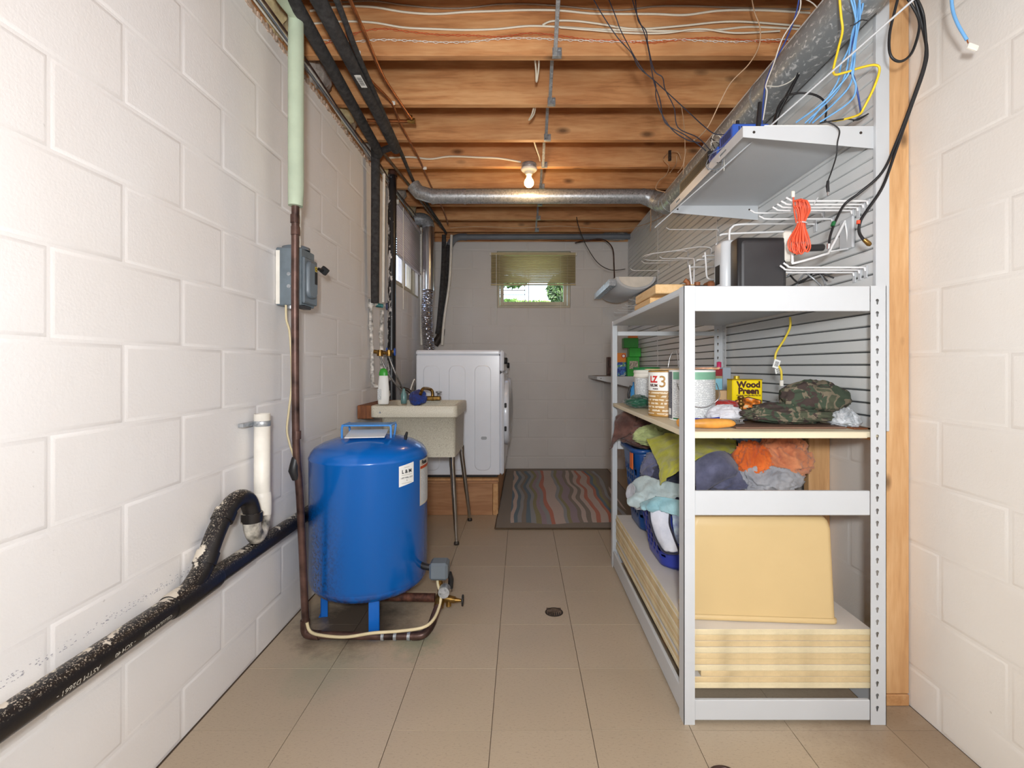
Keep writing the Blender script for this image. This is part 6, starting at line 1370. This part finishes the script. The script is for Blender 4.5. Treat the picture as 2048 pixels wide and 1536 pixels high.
cable('washer_hose', 'grey hose rising to the dryer corner', [(818, 790, 3.6), (824, 770, 3.65), (829, 758, 3.66)], .006, M['pvc'])
cable('washer_hose', 'second grey hose beside it by the dryer corner', [(823, 792, 3.58), (827, 772, 3.63), (830, 762, 3.65)], .006, Mbr)

# ---------------------------------------------------------------- ceiling pipes left
def U(pts, H): return [(x, y, H*F/(VY-y)) for x, y in pts]      # points lying just under the joists
t = thing('foam_pipe_run', 'black foam-covered pipe running under the joists nearest the left wall', 'pipe', (-.86, 2.2, 2.46))
pts = [(-.835, .9, 2.478), (-.85, 1.7, 2.478), (-.875, 2.3, 2.478), (-.91, 3.10, 2.478)]
mb = MB(); mb.tube(pts, .028, 16, True, 3); mb.build('foam_sleeve', M['foam'], t, fix=False)
mb = MB(); mb.tube([(-.91, 3.10, 2.478), (-.94, 3.14, 2.47)], .031, 16); mb.build('foam_elbow', M['foam'], t, fix=False)
t = thing('foam_pipe_run', 'black foam-covered pipe with a small white barcode sticker under the joists', 'pipe', (-.77, 2.2, 2.46))
mb = MB(); mb.tube([(-.745, .9, 2.478), (-.755, 1.7, 2.478), (-.77, 2.4, 2.475), (-.785, 3.02, 2.47)], [.031, .031, .029, .029], 16, True, 3); mb.build('foam_sleeve', M['foam'], t, fix=False)
mb = MB(); mb.tube([(-.785, 3.02, 2.47), (-.786, 3.045, 2.47)], [.032, .03], 16); mb.tube([(-.785, 3.0, 2.47), (-.91, 3.12, 2.49)], .02, 12); mb.build('foam_elbow', M['foam'], t, fix=False)
mb = MB(); p = Vector((-.765+.012, 2.28, 2.475-.0265)); mb.box(p.x-.016, p.x+.014, p.y-.05, p.y+.05, p.z-.002, p.z-.001, M=None); mb.build('barcode_sticker', M['label'], t)
mb = MB(); [mb.box(p.x-.010, p.x+.010, p.y-.03+k*.008, p.y-.027+k*.008, p.z-.0026, p.z-.002) for k in range(8)]; mb.build('barcode_bars', M['ink'], t)
cable('black_tubing', 'thin black tube running under the joists to the back corner', U([(523, -300), (664, -20), (716, 110), (762, 215), (802, 305), (828, 365), (852, 405), (880, 447), (892, 466)], 1.372), .012, M['foam'], seg=10)
cable('brown_tubing', 'thin brown tube running close to the left wall to the back corner', U([(756, 292), (790, 335), (826, 380), (855, 420), (884, 456)], 1.374), .010, mat('dull_brown_tube', (104, 84, 64), .5, .3, var=.2), seg=10)
cable('copper_tube', 'bright copper tube clipped under the joists beside the black foam pipes', U([(546, -300), (672, -15), (694, 62), (706, 100), (715, 128), (745, 165), (783, 206), (802, 250), (838, 318), (850, 345), (868, 385), (886, 418), (896, 448)], 1.386), .007, M['copper2'], seg=8)
cable('copper_tube', 'copper tube ending in a brass valve under the third joist', U([(576, -300), (694, -15), (730, 68), (765, 150), (800, 205), (822, 237)], 1.384), .008, M['copper2'], seg=8)
t = thing('brass_stop', 'small brass stop fitting at the end of a copper stub under a joist', 'fitting', tuple(P(824, 243, 2.80)))
mb = MB(); mb.tube([P(735, 241, 2.745), P(815, 243, 2.745)], .010, 10); mb.build('copper_stub', M['copper2'], t, fix=False)
p = P(824, 242, 2.745); mb = MB(); mb.tube([p+Vector((-.025, 0, 0)), p+Vector((.018, 0, 0))], [.012, .016], 8); mb.tube([p+Vector((0, -.01, 0)), p+Vector((0, -.03, .012))], .01, 8); mb.build('fitting_body', M['brass'], t, fix=False)
for (px, py, d) in ((716, 107, 2.17), (786, 207, 2.57), (850, 337, 3.385)):
    p = P(px, py, d); mb = MB(); mb.box(p.x-.014, p.x+.012, p.y-.006, p.y+.004, p.z-.008, p.z+.012, .003); tag(mb.build('pipe_clip', M['pvc']), 'small white pipe clip on the '+{716: 'first', 786: 'second', 850: 'fourth'}[px]+' visible joist bottom', 'clip', 'white pipe clips under the joists')
# wires along left wall top
for i, (dx, dz, m) in enumerate(((.012, 2.485, 'pvc'), (.024, 2.478, 'greypvc'), (.018, 2.500, 'pvc'), (.036, 2.492, 'copper'))):
    pts = [(XL+dx+.004*math.sin(k*1.7+i), .9+k*.35, dz+.008*math.sin(k*2.1+i*2)) for k in range(12)]
    mb = MB(); mb.tube(pts, .0045, 6, True, 4); tag(mb.build('sill_wire', M[m], fix=False), ['white cable lying lowest on the left wall sill', 'grey cable lying on the left wall sill', 'white cable lying highest on the left wall sill', 'copper coloured wire lying along the left wall sill'][i], 'cable')
# back corner conduit
t = thing('vent_pipe', 'grey plastic pipe along the top of the back wall bending down to the dryer', 'pipe', (-.5, 5.1, 2.4))
mb = MB(); mb.tube([(1.2, 5.16, 2.49), (.2, 5.16, 2.488), (-.60, 5.16, 2.485)], .030, 16); mb.build('pipe_run', M['greypvc'], t, fix=False)
mb = MB(); mb.tube([(-.58, 5.16, 2.485), (-.66, 5.15, 2.482), (-.72, 5.13, 2.45), (-.76, 5.12, 2.38)], .036, 16, True, 4); mb.build('elbow', M['greypvc'], t, fix=False)
mb = MB(); mb.tube([(-.76, 5.12, 2.38), (-.80, 5.1, 2.0), (-.84, 5.08, 1.5)], .034, 16, True, 4); mb.build('drop_pipe', M['foam'], t, fix=False)
mb = MB(); mb.tube([(-.84, 5.08, 1.5), (-.85, 5.06, 1.42), (-.90, 5.04, 1.34)], .04, 16, True, 3); mb.build('lower_elbow', M['iron'], t, fix=False)
cable('drop_pipe', 'dark pipe slanting down the corner behind the foil duct', [(888, 470, 4.95), (886, 540, 4.95), (878, 640, 4.95), (874, 668, 4.95)], .022, M['foam'], cat='pipe', seg=12)
cable('thin_drop_pipe', 'thin cream pipe slanting down beside the corner pipes', [(903, 470, 5.0), (899, 560, 5.0), (888, 640, 5.0), (884, 690, 5.0)], .013, M['pvc'], cat='pipe', seg=10)
cable('corner_pipe', 'thin white pipe in the back corner beside the foil duct', [(842, 455, 4.75), (842, 560, 4.75), (843, 690, 4.75)], .011, M['pvc'], cat='pipe', seg=10)
cable('copper_line', 'bare copper line along the back wall top', [(905, 478, 5.2), (960, 480, 5.2), (1060, 479, 5.2), (1140, 482, 5.2), (1210, 480, 5.2)], .006, M['copper2'])
# ---------------------------------------------------------------- dryer
t = thing('exhaust_duct', 'silver dryer exhaust duct, rigid above and crinkled foil below', 'duct', (-.86, 4.5, 1.25))
ex, ey = -.865, 4.52
mb = MB(); mb.tube([(ex, ey, 2.42), (ex, ey, 1.80)], .053, 24); mb.build('rigid_pipe', M['steel'], t, fix=False)
mb = MB(); mb.tube([(ex, ey, 2.40), (ex-.01, ey, 2.45), (ex-.05, ey, 2.48), (ex-.12, ey, 2.48)], .056, 24, True, 3); mb.build('elbow', M['galv'], t, fix=False)
pts = []; rr = []
for k in range(70):
    z = 1.82-.60*k/69; pts.append((ex+.012*math.sin(z*7), ey-.01, z)); rr.append(.050+(.006 if k % 2 else -.001))
mb = MB(); mb.tube(pts, rr, 30); random.seed(2)
for i, p in enumerate(mb.v): mb.v[i] = p+Vector((random.uniform(-.0022, .0022), random.uniform(-.0022, .0022), random.uniform(-.002, .002)))
mb.sm = [False]*len(mb.sm); mb.build('flexible_foil', M['foil'], t, fix=False)
PZ = .290
t = thing('appliance_platform', 'wooden plank platform under the dryer', 'platform', (-.48, 4.3, 0))
mb = MB(); mb.box(-.99, -.215, 3.625, 3.663, .001, .235, .002); mb.build('plank', M['plank'], t)
mb = MB(); mb.box(-.99, -.175, 3.62, 3.66, .237, .252, .001); mb.build('plank', M['plank'], t)
mb = MB(); mb.box(-.213, -.175, 3.625, 5.22, .001, .235, .002); mb.build('plank', M['studx'], t)
mb = MB(); mb.box(-.99, -.172, 3.662, 5.22, .237, .262, .001); mb.build('plank', M['studx'], t)
PZ = .263
def dryer(name, label, X0, X1, Y0, Y1, z0, z1, full=True):
    t = thing(name, label, 'dryer', ((X0+X1)/2, (Y0+Y1)/2, z0))
    mb = MB(); mb.box(X0, X1-.03, Y0, Y1, z0+.02, z1-.038, .006); mb.build('cabinet', M['washer'], t)
    mb = MB(); mb.box(X0-.002, X1-.028, Y0-.004, Y1+.004, z1-.037, z1, .010); mb.build('top_panel', M['washer'], t)
    mb = MB(); mb.box(X1-.029, X1, Y0, Y1, z0+.02, z1-.17, .014); mb.build('front_panel', M['washer'], t)
    mb = MB(); mb.box(X1-.029, X1, Y0-.002, Y1+.002, z1-.168, z1, .016); mb.build('control_panel', M['washer'], t)
    mb = MB(); mb.box(X0+.02, X1-.05, Y0+.02, Y1-.02, z0, z0+.022, .002); mb.build('base', M['ink'], t)
    if full:
        for k in range(3):
            xa = X0+.055+k*.195; mb = MB(); pts = rrect(.063, .40, .045, 6); c = Vector((xa+.063, Y0, z0+.455)); n = len(pts)
            o1 = [c+Vector((a, .0, b_)) for a, b_ in pts]; o2 = [c+Vector((a*.92, -.005, b_*.985)) for a, b_ in pts]
            mb.add(o1+o2, [(i, (i+1) % n, n+(i+1) % n, n+i) for i in range(n)], True); mb.add(o2, [tuple(range(n))]); mb.build('stamped_panel', M['washer'], t)
        mb = MB(); c = P(968, 876, Y0-.001); pts = rrect(.022, .012, .011, 6); mb.prism([(c.x+a, c.z+b_) for a, b_ in pts], 'y', Y0-.010, Y0); mb.build('side_plug', M['appgrey'], t)
    yc, zc = (Y0+Y1)/2, z0+.47
    mb = MB(); mb.lathe([(.265, 0), (.268, .02), (.262, .034), (.23, .042), (.20, .040)], (X1-.002, yc, zc), 48, axis='x'); mb.build('door_ring', M['washer'], t)
    mb = MB(); mb.lathe([(.20, .038), (.16, .046), (.08, .052), (0, .054)], (X1-.002, yc, zc), 48, axis='x'); mb.build('door_glass', mat('door_dark', (60, 64, 72), .1), t)
    for q in (-.12, .06):
        mb = MB(); mb.box(X1+.004, X1+.02, Y0+.03, Y0+.06, zc+q, zc+q+.035, .003); mb.build('door_hinge', M['ink'], t)
    mb = MB(); mb.lathe([(.026, 0), (.026, .018), (.022, .022), (0, .022)], (X1, Y0+.18, z1-.08), 24, axis='x'); mb.build('dial_knob', M['ink'], t)
    return t
dryer('front_load_dryer', 'white front-loading dryer on the wooden platform, its side facing the sink', -.803, -.135, 3.70, 4.37, PZ, 1.235)
dryer('front_load_washer', 'white front-loading washer almost hidden behind the dryer', -.803, -.135, 4.40, 5.07, PZ, 1.20, False)['category'] = 'washer'

# ---------------------------------------------------------------- rug
t = thing('striped_rug', 'brown bordered rug with wavy coloured stripes before the back wall', 'rug', (.36, 4.27, 0))
mb = MB(); nx, ny = 30, 40; G = []
RX0, RX1, RY0, RY1 = -.16, .92, 3.31, 5.22
for i in range(nx+1):
    row = []
    for j in range(ny+1):
        u, v_ = i/nx, j/ny; x = RX0+(RX1-RX0)*u; y = RY0+(RY1-RY0)*v_
        row.append(Vector((x-(.02 if i == 0 else 0)*(1-v_), y, .011+.0015*noise.noise(Vector((x*5, y*5, 0))))))
    G.append(row)
mb.grid(G); bt = [[Vector((p.x, p.y, .001)) for p in (r[0], r[-1])] for r in (G[0], G[-1])]
edge = G[0]+[r[-1] for r in G[1:]]+G[-1][::-1][1:]+[r[0] for r in G[::-1][1:]]
mb.add(edge+[Vector((p.x, p.y, .0008)) for p in edge], [(i, i+1, len(edge)+i+1, len(edge)+i) for i in range(len(edge)-1)], True)
org = ORG[t.name]; mb.build('pile', M['rug'], t)
mb = MB(); e = [(RX0-.019, RY0, .006), (RX1, RY0, .006), (RX1, RY1, .006), (RX0, RY1, .006), (RX0-.019, RY0, .006)]
mb.tube(e, .0062, 8); mb.build('bound_edge', mat('rug_binding', (88, 72, 54), .95), t, fix=False)
# small object on the near floor
t = thing('floor_buckle', 'small dark oval buckle lying on the floor at the near edge', 'buckle', (.545, 1.325, 0))
mb = MB(); pts = [(.545+.03*math.cos(a)*(1), 1.318+.018*math.sin(a), .009) for a in [2*math.pi*k/24 for k in range(25)]]; mb.tube(pts, .0045, 8); mb.build('buckle_ring', mat('dark_bronze', (74, 54, 48), .4, .4), t, fix=False)
mb = MB(); mb.box(.50, .59, 1.29, 1.325, .0012, .006, .002); mb.build('strap', M['pvc'], t)
